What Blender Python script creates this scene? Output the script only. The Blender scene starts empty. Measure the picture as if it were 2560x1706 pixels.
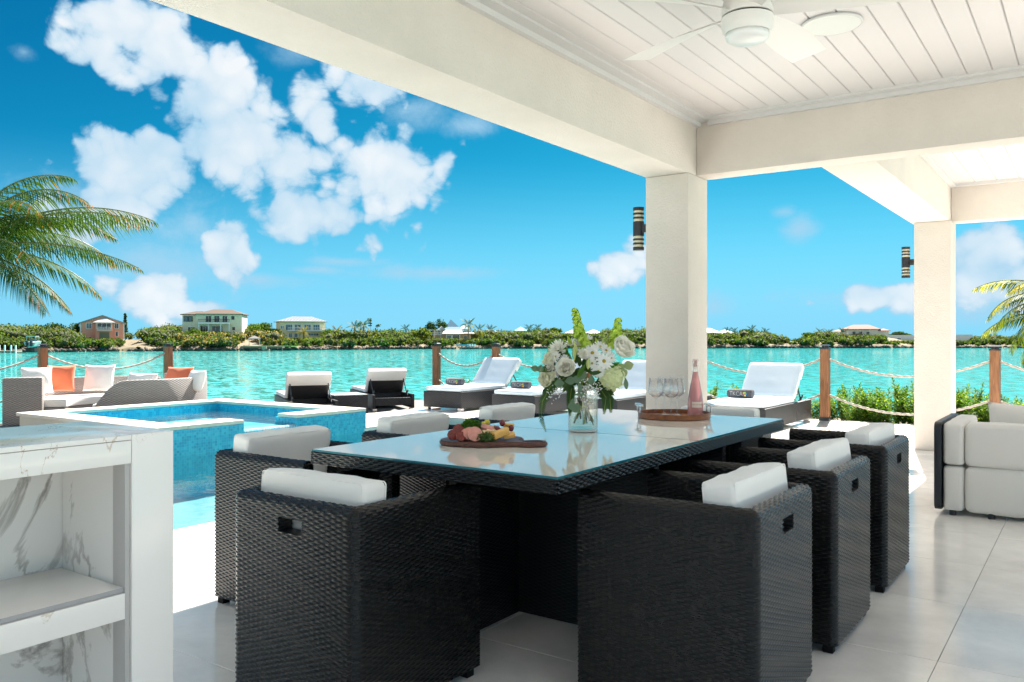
import bpy, bmesh, math, random
import numpy as np
from mathutils import Vector, Matrix
random.seed(7); RNG = np.random.default_rng(7)
C = bpy.context.scene.collection
S = bpy.context.scene
R = math.radians
pi = math.pi

# ------------------------------------------------------------------ camera, sky, sun, exposure
YAW = 35.2; FPX = 2068.0; HZ = 1.15
cam = bpy.data.cameras.new('camera'); co = bpy.data.objects.new('camera', cam); C.objects.link(co)
co.location = (0, 0, HZ); co.rotation_euler = (R(90), 0, R(YAW))
cam.sensor_width = 36; cam.lens = FPX/2560*36; cam.shift_y = -7/2560; cam.clip_start = .05; cam.clip_end = 9000
S.camera = co
S.view_settings.view_transform = 'Standard'; S.view_settings.look = 'None'
S.view_settings.gamma = 1; S.view_settings.use_curve_mapping = False
EXP = 1.82
S.view_settings.exposure = EXP
SUN_EL = 48.0; SUN_DIR = Vector((-.2028, .9792, 0)).normalized()*math.cos(R(SUN_EL)) + Vector((0, 0, math.sin(R(SUN_EL))))
sl = bpy.data.lights.new('sun', 'SUN'); sl.energy = 5.0; sl.angle = R(.53); sl.color = (1, .925, .835)
so = bpy.data.objects.new('sun', sl); C.objects.link(so)
so.rotation_euler = SUN_DIR.to_track_quat('Z', 'Y').to_euler(); so.location = (0, 0, 30)

W = bpy.data.worlds.new('World'); S.world = W; W.use_nodes = True
nt = W.node_tree; nt.nodes.clear()
def N(tree, typ, **kw):
    n = tree.nodes.new(typ)
    for k, v in kw.items():
        if k == 'inp':
            for i, x in v.items(): n.inputs[i].default_value = x
        else: setattr(n, k, v)
    return n
def lk(t, a, b): t.links.new(a, b)
def build_world():
    out = N(nt, 'ShaderNodeOutputWorld'); bg = N(nt, 'ShaderNodeBackground'); bg.inputs[1].default_value = .1
    sky = N(nt, 'ShaderNodeTexSky', sky_type='NISHITA', sun_disc=False, sun_elevation=R(SUN_EL),
            sun_rotation=math.atan2(SUN_DIR.x, SUN_DIR.y), altitude=0, air_density=1.0, dust_density=.35, ozone_density=3.0)
    tc = N(nt, 'ShaderNodeTexCoord')
    sep = N(nt, 'ShaderNodeSeparateXYZ'); lk(nt, tc.outputs['Generated'], sep.inputs[0])
    def m(op, a, b=None, c=None, clamp=False):
        n = N(nt, 'ShaderNodeMath', operation=op, use_clamp=clamp)
        for i, x in enumerate((a, b, c)):
            if x is None: continue
            if isinstance(x, (int, float)): n.inputs[i].default_value = x
            else: lk(nt, x, n.inputs[i])
        return n.outputs[0]
    # azimuth measured clockwise from +Y in degrees, elevation in degrees
    az = m('MULTIPLY', m('ARCTAN2', sep.outputs[0], sep.outputs[1]), 180/pi)
    el = m('MULTIPLY', m('ARCSINE', sep.outputs[2]), 180/pi)
    comb = N(nt, 'ShaderNodeCombineXYZ'); lk(nt, az, comb.inputs[0]); lk(nt, el, comb.inputs[1])
    def noise(scale, detail, rough, vec, dist=0., off=0.):
        n = N(nt, 'ShaderNodeTexNoise'); n.inputs['Scale'].default_value = scale; n.inputs['Detail'].default_value = detail
        n.inputs['Roughness'].default_value = rough; n.inputs['Distortion'].default_value = dist
        mp = N(nt, 'ShaderNodeMapping'); mp.inputs['Location'].default_value = (off, off*.7, off*.3); mp.inputs['Scale'].default_value = (1, 1, 1.5)
        lk(nt, vec, mp.inputs[0]); lk(nt, mp.outputs[0], n.inputs['Vector']); return n.outputs['Fac']
    def field(blobs):
        cur = None
        for (a, e, ra, re_) in blobs:
            s = N(nt, 'ShaderNodeVectorMath', operation='SUBTRACT'); lk(nt, comb.outputs[0], s.inputs[0]); s.inputs[1].default_value = (a, e, 0)
            t = N(nt, 'ShaderNodeVectorMath', operation='MULTIPLY'); lk(nt, s.outputs[0], t.inputs[0]); t.inputs[1].default_value = (1/ra, 1/re_, 0)
            l = N(nt, 'ShaderNodeVectorMath', operation='LENGTH'); lk(nt, t.outputs[0], l.inputs[0])
            g = m('SUBTRACT', 1, l.outputs['Value'])
            cur = g if cur is None else m('SMOOTH_MAX', cur, g, .1)
        return cur
    def ae(px, py, rx, ry):     # a patch of sky as azimuth / elevation / angular radii
        u = (px-1280)/FPX; v = (846-py)/FPX
        a = math.degrees(math.atan(u)) - YAW; e = math.degrees(math.atan(v*math.cos(math.atan(u))))
        k = 180/pi/FPX/(1+u*u)
        return (a, e, rx*k, ry*k*math.sqrt(1+u*u)*.97)
    solid = [ae(*b) for b in [(330, 75, 120, 60), (250, 130, 90, 40), (410, 150, 80, 55), (545, 250, 120, 100), (590, 330, 160, 90), (720, 400, 200, 110), (800, 300, 75, 100), (900, 420, 190, 110),
        (780, 520, 175, 75), (960, 400, 110, 80), (320, 430, 130, 90), (390, 370, 70, 50), (280, 510, 90, 70), (150, 560, 120, 80), (560, 620, 60, 80),
        (890, 200, 110, 70), (1565, 660, 80, 60), (2450, 670, 90, 90), (2240, 738, 150, 34), (370, 740, 100, 50), (510, 775, 60, 32), (2560, 720, 90, 60)]]
    wisp = [ae(*b) for b in [(1080, 683, 240, 26), (860, 655, 130, 18), (640, 700, 150, 26), (400, 660, 260, 90), (740, 130, 130, 60), (60, 130, 50, 30), (1010, 280, 130, 60),
        (1190, 315, 100, 40), (2000, 570, 60, 60), (1960, 530, 50, 25), (480, 560, 150, 90), (1250, 30, 120, 40), (150, 480, 160, 60), (1790, 770, 70, 50), (2120, 745, 200, 40), (790, 675, 90, 16), (2480, 760, 200, 70)]]
    fs = field(solid); fw = field(wisp)
    # unseen clouds elsewhere, of the same kind, coverage raised for whiter ambient light
    gen = noise(2.1, 3, .5, tc.outputs['Generated'], 0, 5.3)
    away = m('MULTIPLY', m('ABSOLUTE', m('SUBTRACT', m('ABSOLUTE', m('ADD', az, YAW)), 0)), 1/40)
    genf = m('SUBTRACT', m('MULTIPLY', m('SUBTRACT', gen, .485), 4.5), m('MULTIPLY', m('SUBTRACT', 1.1, away, clamp=True), 6))
    fs = m('MAXIMUM', fs, genf)
    n1 = noise(10, 7, .66, tc.outputs['Generated'], .35); n2 = noise(3.2, 4, .55, tc.outputs['Generated'], .2, 3.1)
    wob = N(nt, 'ShaderNodeTexNoise'); wob.inputs['Scale'].default_value = 22; wob.inputs['Detail'].default_value = 3; lk(nt, tc.outputs['Generated'], wob.inputs['Vector'])
    wv_ = N(nt, 'ShaderNodeVectorMath', operation='MULTIPLY_ADD'); lk(nt, wob.outputs['Color'], wv_.inputs[0]); wv_.inputs[1].default_value = (.05, .05, .05); lk(nt, tc.outputs['Generated'], wv_.inputs[2])
    def puff(sc):
        v = N(nt, 'ShaderNodeTexVoronoi', feature='F1'); v.inputs['Scale'].default_value = sc; lk(nt, wv_.outputs[0], v.inputs['Vector']); return m('SUBTRACT', .46, v.outputs['Distance'])
    p1, p2 = puff(17), puff(41)
    pf = m('ADD', m('MULTIPLY', p1, 1.25), m('MULTIPLY', p2, .75))
    nn = m('ADD', m('ADD', m('MULTIPLY', m('SUBTRACT', n1, .5), 1.7), m('MULTIPLY', m('SUBTRACT', n2, .5), 1.2)), pf)
    d1 = m('ADD', m('ADD', fs, .50), nn)
    def ramp(x, lo, hi):
        n = N(nt, 'ShaderNodeMapRange', interpolation_type='SMOOTHSTEP'); lk(nt, x, n.inputs[0])
        n.inputs[1].default_value = lo; n.inputs[2].default_value = hi; return n.outputs[0]
    A1 = ramp(d1, .02, .46)
    d2 = m('ADD', fw, m('ADD', m('MULTIPLY', m('SUBTRACT', n1, .5), 2.6), m('MULTIPLY', m('SUBTRACT', n2, .5), 1.5)))
    A2 = m('MULTIPLY', ramp(d2, -.1, 1.2), .8)
    alpha = m('MULTIPLY', m('MAXIMUM', A1, A2), .96)
    # clear sky colour: the physical sky, graded per channel to the azure of the photograph
    sr = N(nt, 'ShaderNodeSeparateColor'); lk(nt, sky.outputs[0], sr.inputs[0])
    kk = .075; x = [m('MULTIPLY', sr.outputs[i], kk) for i in range(3)]
    cc = N(nt, 'ShaderNodeCombineColor')
    lk(nt, m('MULTIPLY', m('POWER', x[0], 3.0), .80), cc.inputs[0]); lk(nt, m('MULTIPLY', m('POWER', x[1], 1.45), 1.42), cc.inputs[1]); lk(nt, m('MULTIPLY', m('POWER', x[1], .95), 1.62), cc.inputs[2])
    shade = ramp(noise(5, 3, .55, tc.outputs['Generated'], .3, .12), .35, .65)
    cm = N(nt, 'ShaderNodeMix', data_type='RGBA'); lk(nt, m('MULTIPLY', ramp(d1, .1, .75), m('ADD', m('ADD', m('MULTIPLY', shade, .50), .30), m('MULTIPLY', pf, .45))), cm.inputs[0])
    cm.inputs[6].default_value = (.42, .68, .88, 1); cm.inputs[7].default_value = (.93, .97, 1.0, 1)
    hz_ = N(nt, 'ShaderNodeMix', data_type='RGBA'); lk(nt, ramp(el, 13, -1), hz_.inputs[0]); lk(nt, cc.outputs[0], hz_.inputs[6]); hz_.inputs[7].default_value = (.26, .72, .98, 1)
    mx = N(nt, 'ShaderNodeMix', data_type='RGBA'); lk(nt, alpha, mx.inputs[0]); lk(nt, hz_.outputs[2], mx.inputs[6]); lk(nt, cm.outputs[2], mx.inputs[7])
    gn = N(nt, 'ShaderNodeVectorMath', operation='SCALE'); lk(nt, mx.outputs[2], gn.inputs[0]); gn.inputs['Scale'].default_value = 10/2**EXP; lk(nt, gn.outputs[0], bg.inputs[0]); lk(nt, bg.outputs[0], out.inputs[0])
build_world()
W.cycles.sampling_method = 'MANUAL'; W.cycles.sample_map_resolution = 256
S.cycles.max_bounces = 10; S.cycles.diffuse_bounces = 6; S.cycles.transparent_max_bounces = 24; S.cycles.glossy_bounces = 4
S.cycles.caustics_reflective = False; S.cycles.caustics_refractive = False

# ------------------------------------------------------------------ helpers
cy, sy = math.cos(R(YAW)), math.sin(R(YAW))
def at(px, d, z=0.):            # a place in the world from its bearing and its distance
    l = (px-1280)/FPX*d
    return Vector((l*cy-d*sy, l*sy+d*cy, z))
def gz(py, d): return HZ + (846-py)*d/FPX
def tag(o, label=None, cat=None, group=None, kind=None):
    if label: o['label'] = label
    if cat: o['category'] = cat
    if group: o['group'] = group
    if kind: o['kind'] = kind
    return o
def empty(name, loc=(0, 0, 0), rz=0., label=None, cat=None, group=None):
    o = bpy.data.objects.new(name, None); o.empty_display_size = .1; C.objects.link(o)
    o.location = loc; o.rotation_euler = (0, 0, rz); return tag(o, label, cat, group)
def link(name, me, mat=None, parent=None, loc=None, rot=None, smooth=False):
    if mat is not None and not me.materials:
        for mm in (mat if isinstance(mat, (list, tuple)) else [mat]): me.materials.append(mm)
    if smooth: me.polygons.foreach_set('use_smooth', [True]*len(me.polygons))
    o = bpy.data.objects.new(name, me); C.objects.link(o)
    if parent: o.parent = parent
    if loc is not None: o.location = loc
    if rot is not None: o.rotation_euler = rot
    return o
def copy_tree(o, parent=None):
    c = o.copy(); C.objects.link(c); c.parent = parent
    for ch in KIDS(o): copy_tree(ch, c)
    return c
def KIDS(o): return [x for x in list(C.objects) if x.parent == o]
def mesh_np(name, v, f, mi=None):
    v = np.asarray(v, np.float32).reshape(-1, 3); f = np.asarray(f, np.int32)
    me = bpy.data.meshes.new(name); k = f.shape[1]
    me.vertices.add(len(v)); me.vertices.foreach_set('co', v.ravel())
    me.loops.add(f.size); me.loops.foreach_set('vertex_index', f.ravel())
    me.polygons.add(len(f)); me.polygons.foreach_set('loop_start', np.arange(len(f), dtype=np.int32)*k)
    if mi is not None: me.polygons.foreach_set('material_index', np.asarray(mi, np.int32))
    me.update(calc_edges=True); me.validate(); return me
class MB:
    def __init__(s): s.v = []; s.f = []; s.m = []; s.mi = 0
    def add(s, vs, fs):
        b = len(s.v); s.v += [tuple(x) for x in vs]; s.f += [tuple(b+i for i in f) for f in fs]; s.m += [s.mi]*len(fs); return s
    def box(s, x0, y0, z0, x1, y1, z1):
        return s.add([(x0,y0,z0),(x1,y0,z0),(x1,y1,z0),(x0,y1,z0),(x0,y0,z1),(x1,y0,z1),(x1,y1,z1),(x0,y1,z1)],
                     [(0,3,2,1),(4,5,6,7),(0,1,5,4),(1,2,6,5),(2,3,7,6),(3,0,4,7)])
    def prism(s, pts, z0, z1):
        n = len(pts)
        return s.add([(x, y, z0) for x, y in pts]+[(x, y, z1) for x, y in pts],
                     [tuple(range(n-1, -1, -1)), tuple(range(n, 2*n))]+[(i, (i+1) % n, n+(i+1) % n, n+i) for i in range(n)])
    def lathe(s, prof, n=24, c=(0, 0, 0), close=False):
        vs = []; fs = []; k = len(prof)
        for j in range(n):
            a = 2*pi*j/n
            for r, z in prof: vs.append((c[0]+r*math.cos(a), c[1]+r*math.sin(a), c[2]+z))
        for j in range(n):
            for i in range(k-1 if not close else k):
                i2 = (i+1) % k; j2 = (j+1) % n
                fs.append((j*k+i, j2*k+i, j2*k+i2, j*k+i2))
        return s.add(vs, fs)
    def tube(s, pts, r, n=8, cap=True):
        pts = [Vector(p) for p in pts]; rs = r if isinstance(r, (list, tuple)) else [r]*len(pts); vs = []; fs = []
        up = Vector((0, 0, 1))
        for i, p in enumerate(pts):
            t = (pts[min(i+1, len(pts)-1)]-pts[max(i-1, 0)]).normalized()
            a = t.cross(up) if abs(t.dot(up)) < .97 else t.cross(Vector((1, 0, 0)))
            a.normalize(); b = t.cross(a)
            for j in range(n):
                q = 2*pi*j/n; vs.append(p+(a*math.cos(q)+b*math.sin(q))*rs[i])
        for i in range(len(pts)-1):
            for j in range(n): fs.append((i*n+j, i*n+(j+1) % n, (i+1)*n+(j+1) % n, (i+1)*n+j))
        if cap: fs.append(tuple(range(n-1, -1, -1))); fs.append(tuple((len(pts)-1)*n+j for j in range(n)))
        return s.add(vs, fs)
    def build(s, name, mat=None, parent=None, bevel=0, smooth=False, loc=None, rot=None, seg=2):
        me = bpy.data.meshes.new(name); me.from_pydata(s.v, [], s.f); me.update()
        me.polygons.foreach_set('material_index', s.m)
        bm = bmesh.new(); bm.from_mesh(me)
        bmesh.ops.recalc_face_normals(bm, faces=bm.faces)
        if bevel:
            es = [e for e in bm.edges if len(e.link_faces) == 2 and e.calc_face_angle(0) > .6]
            bmesh.ops.bevel(bm, geom=es, offset=bevel, segments=seg, affect='EDGES', profile=.6)
        bm.to_mesh(me); bm.free()
        if smooth:
            me.polygons.foreach_set('use_smooth', [True]*len(me.polygons))
            if smooth != 'all': me.set_sharp_from_angle(angle=R(40))
        return link(name, me, mat, parent, loc, rot)
def bx(name, mat, parent, x0, y0, z0, x1, y1, z1, bevel=0, **k):
    return MB().box(x0, y0, z0, x1, y1, z1).build(name, mat, parent, bevel=bevel, smooth=bool(bevel), **k)
def cushion(sx, sy_, sz, r=.03, puff=.12, n=14, seed=0, wr=.0015, name='cushion'):
    bm = bmesh.new(); bmesh.ops.create_cube(bm, size=2); bmesh.ops.subdivide_edges(bm, edges=bm.edges, cuts=n, use_grid_fill=True)
    h = Vector((sx/2, sy_/2, sz/2)); rr = random.Random(seed); ph = [rr.uniform(0, 6) for _ in range(6)]
    for v in bm.verts:
        p = Vector((v.co.x*h.x, v.co.y*h.y, v.co.z*h.z)); q = Vector([max(-(h[i]-r), min(h[i]-r, p[i])) for i in range(3)])
        d = p-q; p2 = q+d.normalized()*r if d.length > 1e-6 else p
        a = [max(0, 1-(p[i]/h[i])**2) for i in range(3)]
        f = puff
        p2 = Vector((p2.x*(1+f*.35*a[1]*a[2]*min(sy_, sz)/sx), p2.y*(1+f*a[0]*a[2]*min(1, sz/sy_*.8+.2)), p2.z*(1+f*a[0]*a[1])))
        w = wr*(math.sin(p.x*31+ph[0]+5*math.sin(p.y*9+ph[4]))+math.sin(p.y*27+p.z*20+ph[1])+math.sin(p.x*70+p.y*40+ph[2])*.5)
        v.co = p2+p2.normalized()*w
    me = bpy.data.meshes.new(name); bm.to_mesh(me); bm.free()
    me.polygons.foreach_set('use_smooth', [True]*len(me.polygons)); return me
def pillow(w, h, t, n=18, seed=0, name='pillow'):
    rr = random.Random(seed); ph = [rr.uniform(0, 6) for _ in range(4)]; vs = []; fs = []
    for sgn in (1, -1):
        for i in range(n+1):
            for j in range(n+1):
                u = -1+2*i/n; v = -1+2*j/n
                k = 1-.07*(1-v*v)*abs(u)**3; l = 1-.07*(1-u*u)*abs(v)**3
                T = t/2*((1-u*u)**.45)*((1-v*v)**.45)*(1+.09*math.sin(5*u+ph[0])*math.sin(4*v+ph[1]))
                vs.append((u*w/2*k, sgn*T, v*h/2*l))
    m = (n+1)**2
    for s_ in (0, 1):
        for i in range(n):
            for j in range(n):
                a = s_*m+i*(n+1)+j; q = (a, a+1, a+n+2, a+n+1); fs.append(q if s_ else q[::-1])
    me = bpy.data.meshes.new(name); me.from_pydata(vs, [], fs)
    bm = bmesh.new(); bm.from_mesh(me); bmesh.ops.remove_doubles(bm, verts=bm.verts, dist=1e-4); bmesh.ops.recalc_face_normals(bm, faces=bm.faces); bm.to_mesh(me); bm.free()
    me.polygons.foreach_set('use_smooth', [True]*len(me.polygons)); return me
def text_mesh(txt, size, depth=.0006, sx=1.0):
    cu = bpy.data.curves.new('lettering', 'FONT'); cu.body = txt; cu.size = size; cu.extrude = depth; cu.align_x = 'CENTER'; cu.align_y = 'CENTER'; cu.space_character = 1.05
    o = bpy.data.objects.new('lettering', cu); C.objects.link(o)
    me = bpy.data.meshes.new_from_object(o.evaluated_get(bpy.context.evaluated_depsgraph_get())); bpy.data.objects.remove(o)
    return me

# ------------------------------------------------------------------ materials
def mat(name, col, rough=.5, metal=0., spec=.5, coat=0., var=0., vscale=8., bump=0., bscale=60., emit=None, sheen=0., detail=6, trans=0.):
    m = bpy.data.materials.new(name); m.use_nodes = True; t = m.node_tree; b = t.nodes['Principled BSDF']
    b.inputs['Base Color'].default_value = (*col, 1); b.inputs['Roughness'].default_value = rough; b.inputs['Metallic'].default_value = metal
    b.inputs['Specular IOR Level'].default_value = spec; b.inputs['Coat Weight'].default_value = coat; b.inputs['Sheen Weight'].default_value = sheen
    if trans: b.inputs['Transmission Weight'].default_value = trans
    tc = N(t, 'ShaderNodeTexCoord')
    if var:
        n = N(t, 'ShaderNodeTexNoise'); n.inputs['Scale'].default_value = vscale; n.inputs['Detail'].default_value = detail; n.inputs['Roughness'].default_value = .6
        lk(t, tc.outputs['Object'], n.inputs['Vector'])
        r = N(t, 'ShaderNodeMapRange'); r.inputs[1].default_value = .25; r.inputs[2].default_value = .75; r.inputs[3].default_value = 1-var; r.inputs[4].default_value = 1+var
        lk(t, n.outputs['Fac'], r.inputs[0])
        mx = N(t, 'ShaderNodeVectorMath', operation='SCALE'); mx.inputs[0].default_value = col; lk(t, r.outputs[0], mx.inputs['Scale'])
        lk(t, mx.outputs[0], b.inputs['Base Color'])
    if bump:
        n = N(t, 'ShaderNodeTexNoise'); n.inputs['Scale'].default_value = bscale; n.inputs['Detail'].default_value = 5
        lk(t, tc.outputs['Object'], n.inputs['Vector']); bp = N(t, 'ShaderNodeBump'); bp.inputs['Strength'].default_value = bump; bp.inputs['Distance'].default_value = .01
        lk(t, n.outputs['Fac'], bp.inputs['Height']); lk(t, bp.outputs[0], b.inputs['Normal'])
    if emit: b.inputs['Emission Color'].default_value = (*emit, 1); b.inputs['Emission Strength'].default_value = 1
    return m
def bsdf(m): return m.node_tree.nodes['Principled BSDF']
def mnode(t):
    def m(op, a, b=None, c=None):
        n = N(t, 'ShaderNodeMath', operation=op)
        for i, x in enumerate((a, b, c)):
            if x is None: continue
            if isinstance(x, (int, float)): n.inputs[i].default_value = x
            else: lk(t, x, n.inputs[i])
        return n.outputs[0]
    return m
stucco = mat('stucco', (.605, .56, .515), .85, spec=.2, var=.06, vscale=2.2, bump=.6, bscale=70)
ceil_w = mat('ceiling_paint', (.575, .56, .56), .42, spec=.4, var=.012, vscale=2)
trim_w = mat('trim_paint', (.57, .565, .565), .45)
white_pl = mat('white_plastic', (.86, .85, .83), .3)
fan_w = mat('fan_white', (.65, .64, .62), .35)
lens_w = mat('frosted_lens', (.68, .69, .69), .35)
gap_k = mat('black_gap', (.01, .01, .01), .6)
rattan = mat('black_rattan', (.009, .0085, .0082), 0.25, spec=.33, var=.35, vscale=30)
rattan_in = mat('rattan_core', (.008, .008, .008), .7, spec=.2)
cloth = mat('white_cushion_cloth', (.86, .85, .82), .85, sheen=.2, bump=.12, bscale=300, var=.02, vscale=6)
cloth_sofa = mat('sofa_upholstery', (.74, .71, .66), .85, sheen=.2, bump=.1, bscale=400, var=.02, vscale=4)
cloth_l = mat('lounger_cloth', (.66, .74, .80), .85, sheen=.2, bump=.12, bscale=300, var=.02, vscale=6)  # bluish sky shade on the white pads, put into the cloth colour
cloth_g = mat('grey_seat_cloth', (.5, .5, .5), .85)
cloth_o = mat('orange_cloth', (.82, .19, .085), .85, sheen=.2, bump=.12, bscale=300, var=.04)
towel_g = mat('grey_towel', (.085, .085, .10), .95, sheen=.3, bump=.6, bscale=260, var=.15, vscale=40)
black_m = mat('black_metal', (.02, .02, .025), .35, spec=.5)
sofa_band = mat('black_frame', (.015, .016, .022), .4)
steel = mat('brushed_steel', (.6, .6, .6), .25, metal=1)
sand = mat('sand', (.62, .52, .40), .95, var=.12, vscale=.3)
limestone = mat('coping_stone', (.72, .66, .57), .8, var=.08, vscale=4, bump=.5, bscale=60)
rock = mat('shore_rock', (.085, .072, .06), .95, var=.5, vscale=1.2, bump=1, bscale=3)
dark_rattan2 = None

def weave_mat(name, col, col2, pu=.03, pv=.012, rough=.45, dist=.004):
    m = mat(name, col, rough); t = m.node_tree; b = bsdf(m); M = mnode(t)
    tc = N(t, 'ShaderNodeTexCoord'); sp = N(t, 'ShaderNodeSeparateXYZ'); lk(t, tc.outputs['Object'], sp.inputs[0])
    u = M('ADD', sp.outputs[0], sp.outputs[1]); v = M('DIVIDE', sp.outputs[2], pv); j = M('FLOOR', v)
    h = M('MULTIPLY_ADD', M('COSINE', M('MULTIPLY', M('ADD', M('DIVIDE', u, pu), j), pi)), .5, .5)
    pr = M('POWER', M('SINE', M('MULTIPLY', M('FRACT', v), pi)), .6)
    hh = M('MULTIPLY', h, pr)
    bp = N(t, 'ShaderNodeBump'); bp.inputs['Distance'].default_value = dist; bp.inputs['Strength'].default_value = 1; lk(t, hh, bp.inputs['Height']); lk(t, bp.outputs[0], b.inputs['Normal'])
    ns = N(t, 'ShaderNodeTexNoise'); ns.inputs['Scale'].default_value = 7; ns.inputs['Detail'].default_value = 4
    mp = N(t, 'ShaderNodeMapping'); mp.inputs['Scale'].default_value = (.4, .4, 14); lk(t, tc.outputs['Object'], mp.inputs[0]); lk(t, mp.outputs[0], ns.inputs['Vector'])
    fac = M('MULTIPLY', hh, M('MULTIPLY_ADD', ns.outputs['Fac'], 1.2, .2))
    mx = N(t, 'ShaderNodeMix', data_type='RGBA'); lk(t, fac, mx.inputs[0]); mx.inputs[6].default_value = (*col2, 1); mx.inputs[7].default_value = (*col, 1); lk(t, mx.outputs[2], b.inputs['Base Color'])
    return m
lounger_w = weave_mat('lounger_rattan', (.035, .035, .04), (.012, .012, .014), .028, .014)
sofa_w = weave_mat('grey_rattan', (.50, .47, .44), (.20, .18, .17), .032, .016)
panel_w = weave_mat('table_rattan', (.03, .029, .03), (.008, .008, .008), .0235, .0075, .4, .003)

def marble_mat(name, base, vein, scale=1.2, seed=0., rough=.12, warm=(.50, .33, .17), th=.36, wd=.09):
    m = mat(name, base, rough, spec=.5); t = m.node_tree; b = bsdf(m); M = mnode(t)
    tc = N(t, 'ShaderNodeTexCoord'); mp = N(t, 'ShaderNodeMapping'); mp.inputs['Location'].default_value = (seed, seed*.37, seed*.73); mp.inputs['Rotation'].default_value = (.5, .9, .4); lk(t, tc.outputs['Object'], mp.inputs[0])
    w = N(t, 'ShaderNodeTexNoise'); w.inputs['Scale'].default_value = scale; w.inputs['Detail'].default_value = 9; w.inputs['Roughness'].default_value = .58; w.inputs['Distortion'].default_value = .5; lk(t, mp.outputs[0], w.inputs['Vector'])
    v = M('ABSOLUTE', M('SUBTRACT', w.outputs['Fac'], .5))
    n2 = N(t, 'ShaderNodeTexNoise'); n2.inputs['Scale'].default_value = scale*.9; n2.inputs['Detail'].default_value = 3
    mp2 = N(t, 'ShaderNodeMapping'); mp2.inputs['Location'].default_value = (seed*2+4, 1, 2); lk(t, tc.outputs['Object'], mp2.inputs[0]); lk(t, mp2.outputs[0], n2.inputs['Vector'])
    wid = M('MAXIMUM', M('MULTIPLY', M('SUBTRACT', n2.outputs['Fac'], th), wd), .0012)
    vein_f = M('SUBTRACT', 1, M('MINIMUM', M('DIVIDE', v, wid), 1))
    w3 = N(t, 'ShaderNodeTexNoise'); w3.inputs['Scale'].default_value = scale*3; w3.inputs['Detail'].default_value = 6; lk(t, mp.outputs[0], w3.inputs['Vector'])
    vf = M('MULTIPLY', M('POWER', vein_f, .8), M('MULTIPLY_ADD', w3.outputs['Fac'], 1.3, -.05))
    vc = N(t, 'ShaderNodeMix', data_type='RGBA'); vc.inputs[6].default_value = (*vein, 1); vc.inputs[7].default_value = (*warm, 1); lk(t, w3.outputs['Fac'], vc.inputs[0])
    mx = N(t, 'ShaderNodeMix', data_type='RGBA'); lk(t, M('MULTIPLY', vf, .95), mx.inputs[0]); mx.inputs[6].default_value = (*base, 1); lk(t, vc.outputs[2], mx.inputs[7]); lk(t, mx.outputs[2], b.inputs['Base Color'])
    return m
marble_a = marble_mat('marble_slab', (.93, .90, .86), (.44, .25, .10), 1.15, 1.7)
marble_b = marble_mat('marble_end', (.93, .90, .86), (.44, .25, .10), 1.7, 8.1, th=.30)
marble_c = marble_mat('marble_inside', (.80, .785, .76), (.12, .11, .10), 1.7, 12.3, .25, (.22, .18, .14), wd=.17)

def tile_mat(name, base, rough=.16):
    m = mat(name, base, rough, spec=.5); t = m.node_tree; b = bsdf(m); M = mnode(t)
    tc = N(t, 'ShaderNodeTexCoord'); oi = N(t, 'ShaderNodeObjectInfo')
    off = N(t, 'ShaderNodeVectorMath', operation='SCALE'); off.inputs[0].default_value = (37, 17, 5); lk(t, oi.outputs['Random'], off.inputs['Scale'])
    ad = N(t, 'ShaderNodeVectorMath', operation='ADD'); lk(t, tc.outputs['Object'], ad.inputs[0]); lk(t, off.outputs[0], ad.inputs[1])
    n = N(t, 'ShaderNodeTexNoise'); n.inputs['Scale'].default_value = 1.8; n.inputs['Detail'].default_value = 9; n.inputs['Roughness'].default_value = .62; n.inputs['Distortion'].default_value = .6; lk(t, ad.outputs[0], n.inputs['Vector'])
    n2 = N(t, 'ShaderNodeTexNoise'); n2.inputs['Scale'].default_value = 9; n2.inputs['Detail'].default_value = 8; n2.inputs['Roughness'].default_value = .7; lk(t, ad.outputs[0], n2.inputs['Vector'])
    k = M('ADD', M('MULTIPLY', M('SUBTRACT', n.outputs['Fac'], .5), .62), M('MULTIPLY', M('SUBTRACT', n2.outputs['Fac'], .5), .22))
    k = M('ADD', M('ADD', k, 1), M('MULTIPLY', M('SUBTRACT', oi.outputs['Random'], .5), .03))
    sc = N(t, 'ShaderNodeVectorMath', operation='SCALE'); sc.inputs[0].default_value = base; lk(t, k, sc.inputs['Scale']); lk(t, sc.outputs[0], b.inputs['Base Color'])
    lk(t, M('MULTIPLY_ADD', n2.outputs['Fac'], .22, rough-.06), b.inputs['Roughness'])
    return m
floor_tile = tile_mat('porcelain_tile', (.90, .865, .815), .10)
grout = mat('grout', (.78, .74, .69), .9)
deck_m = mat('composite_deck', (.20, .17, .15), .75, var=.12, vscale=12, bump=.2, bscale=80)
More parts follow.
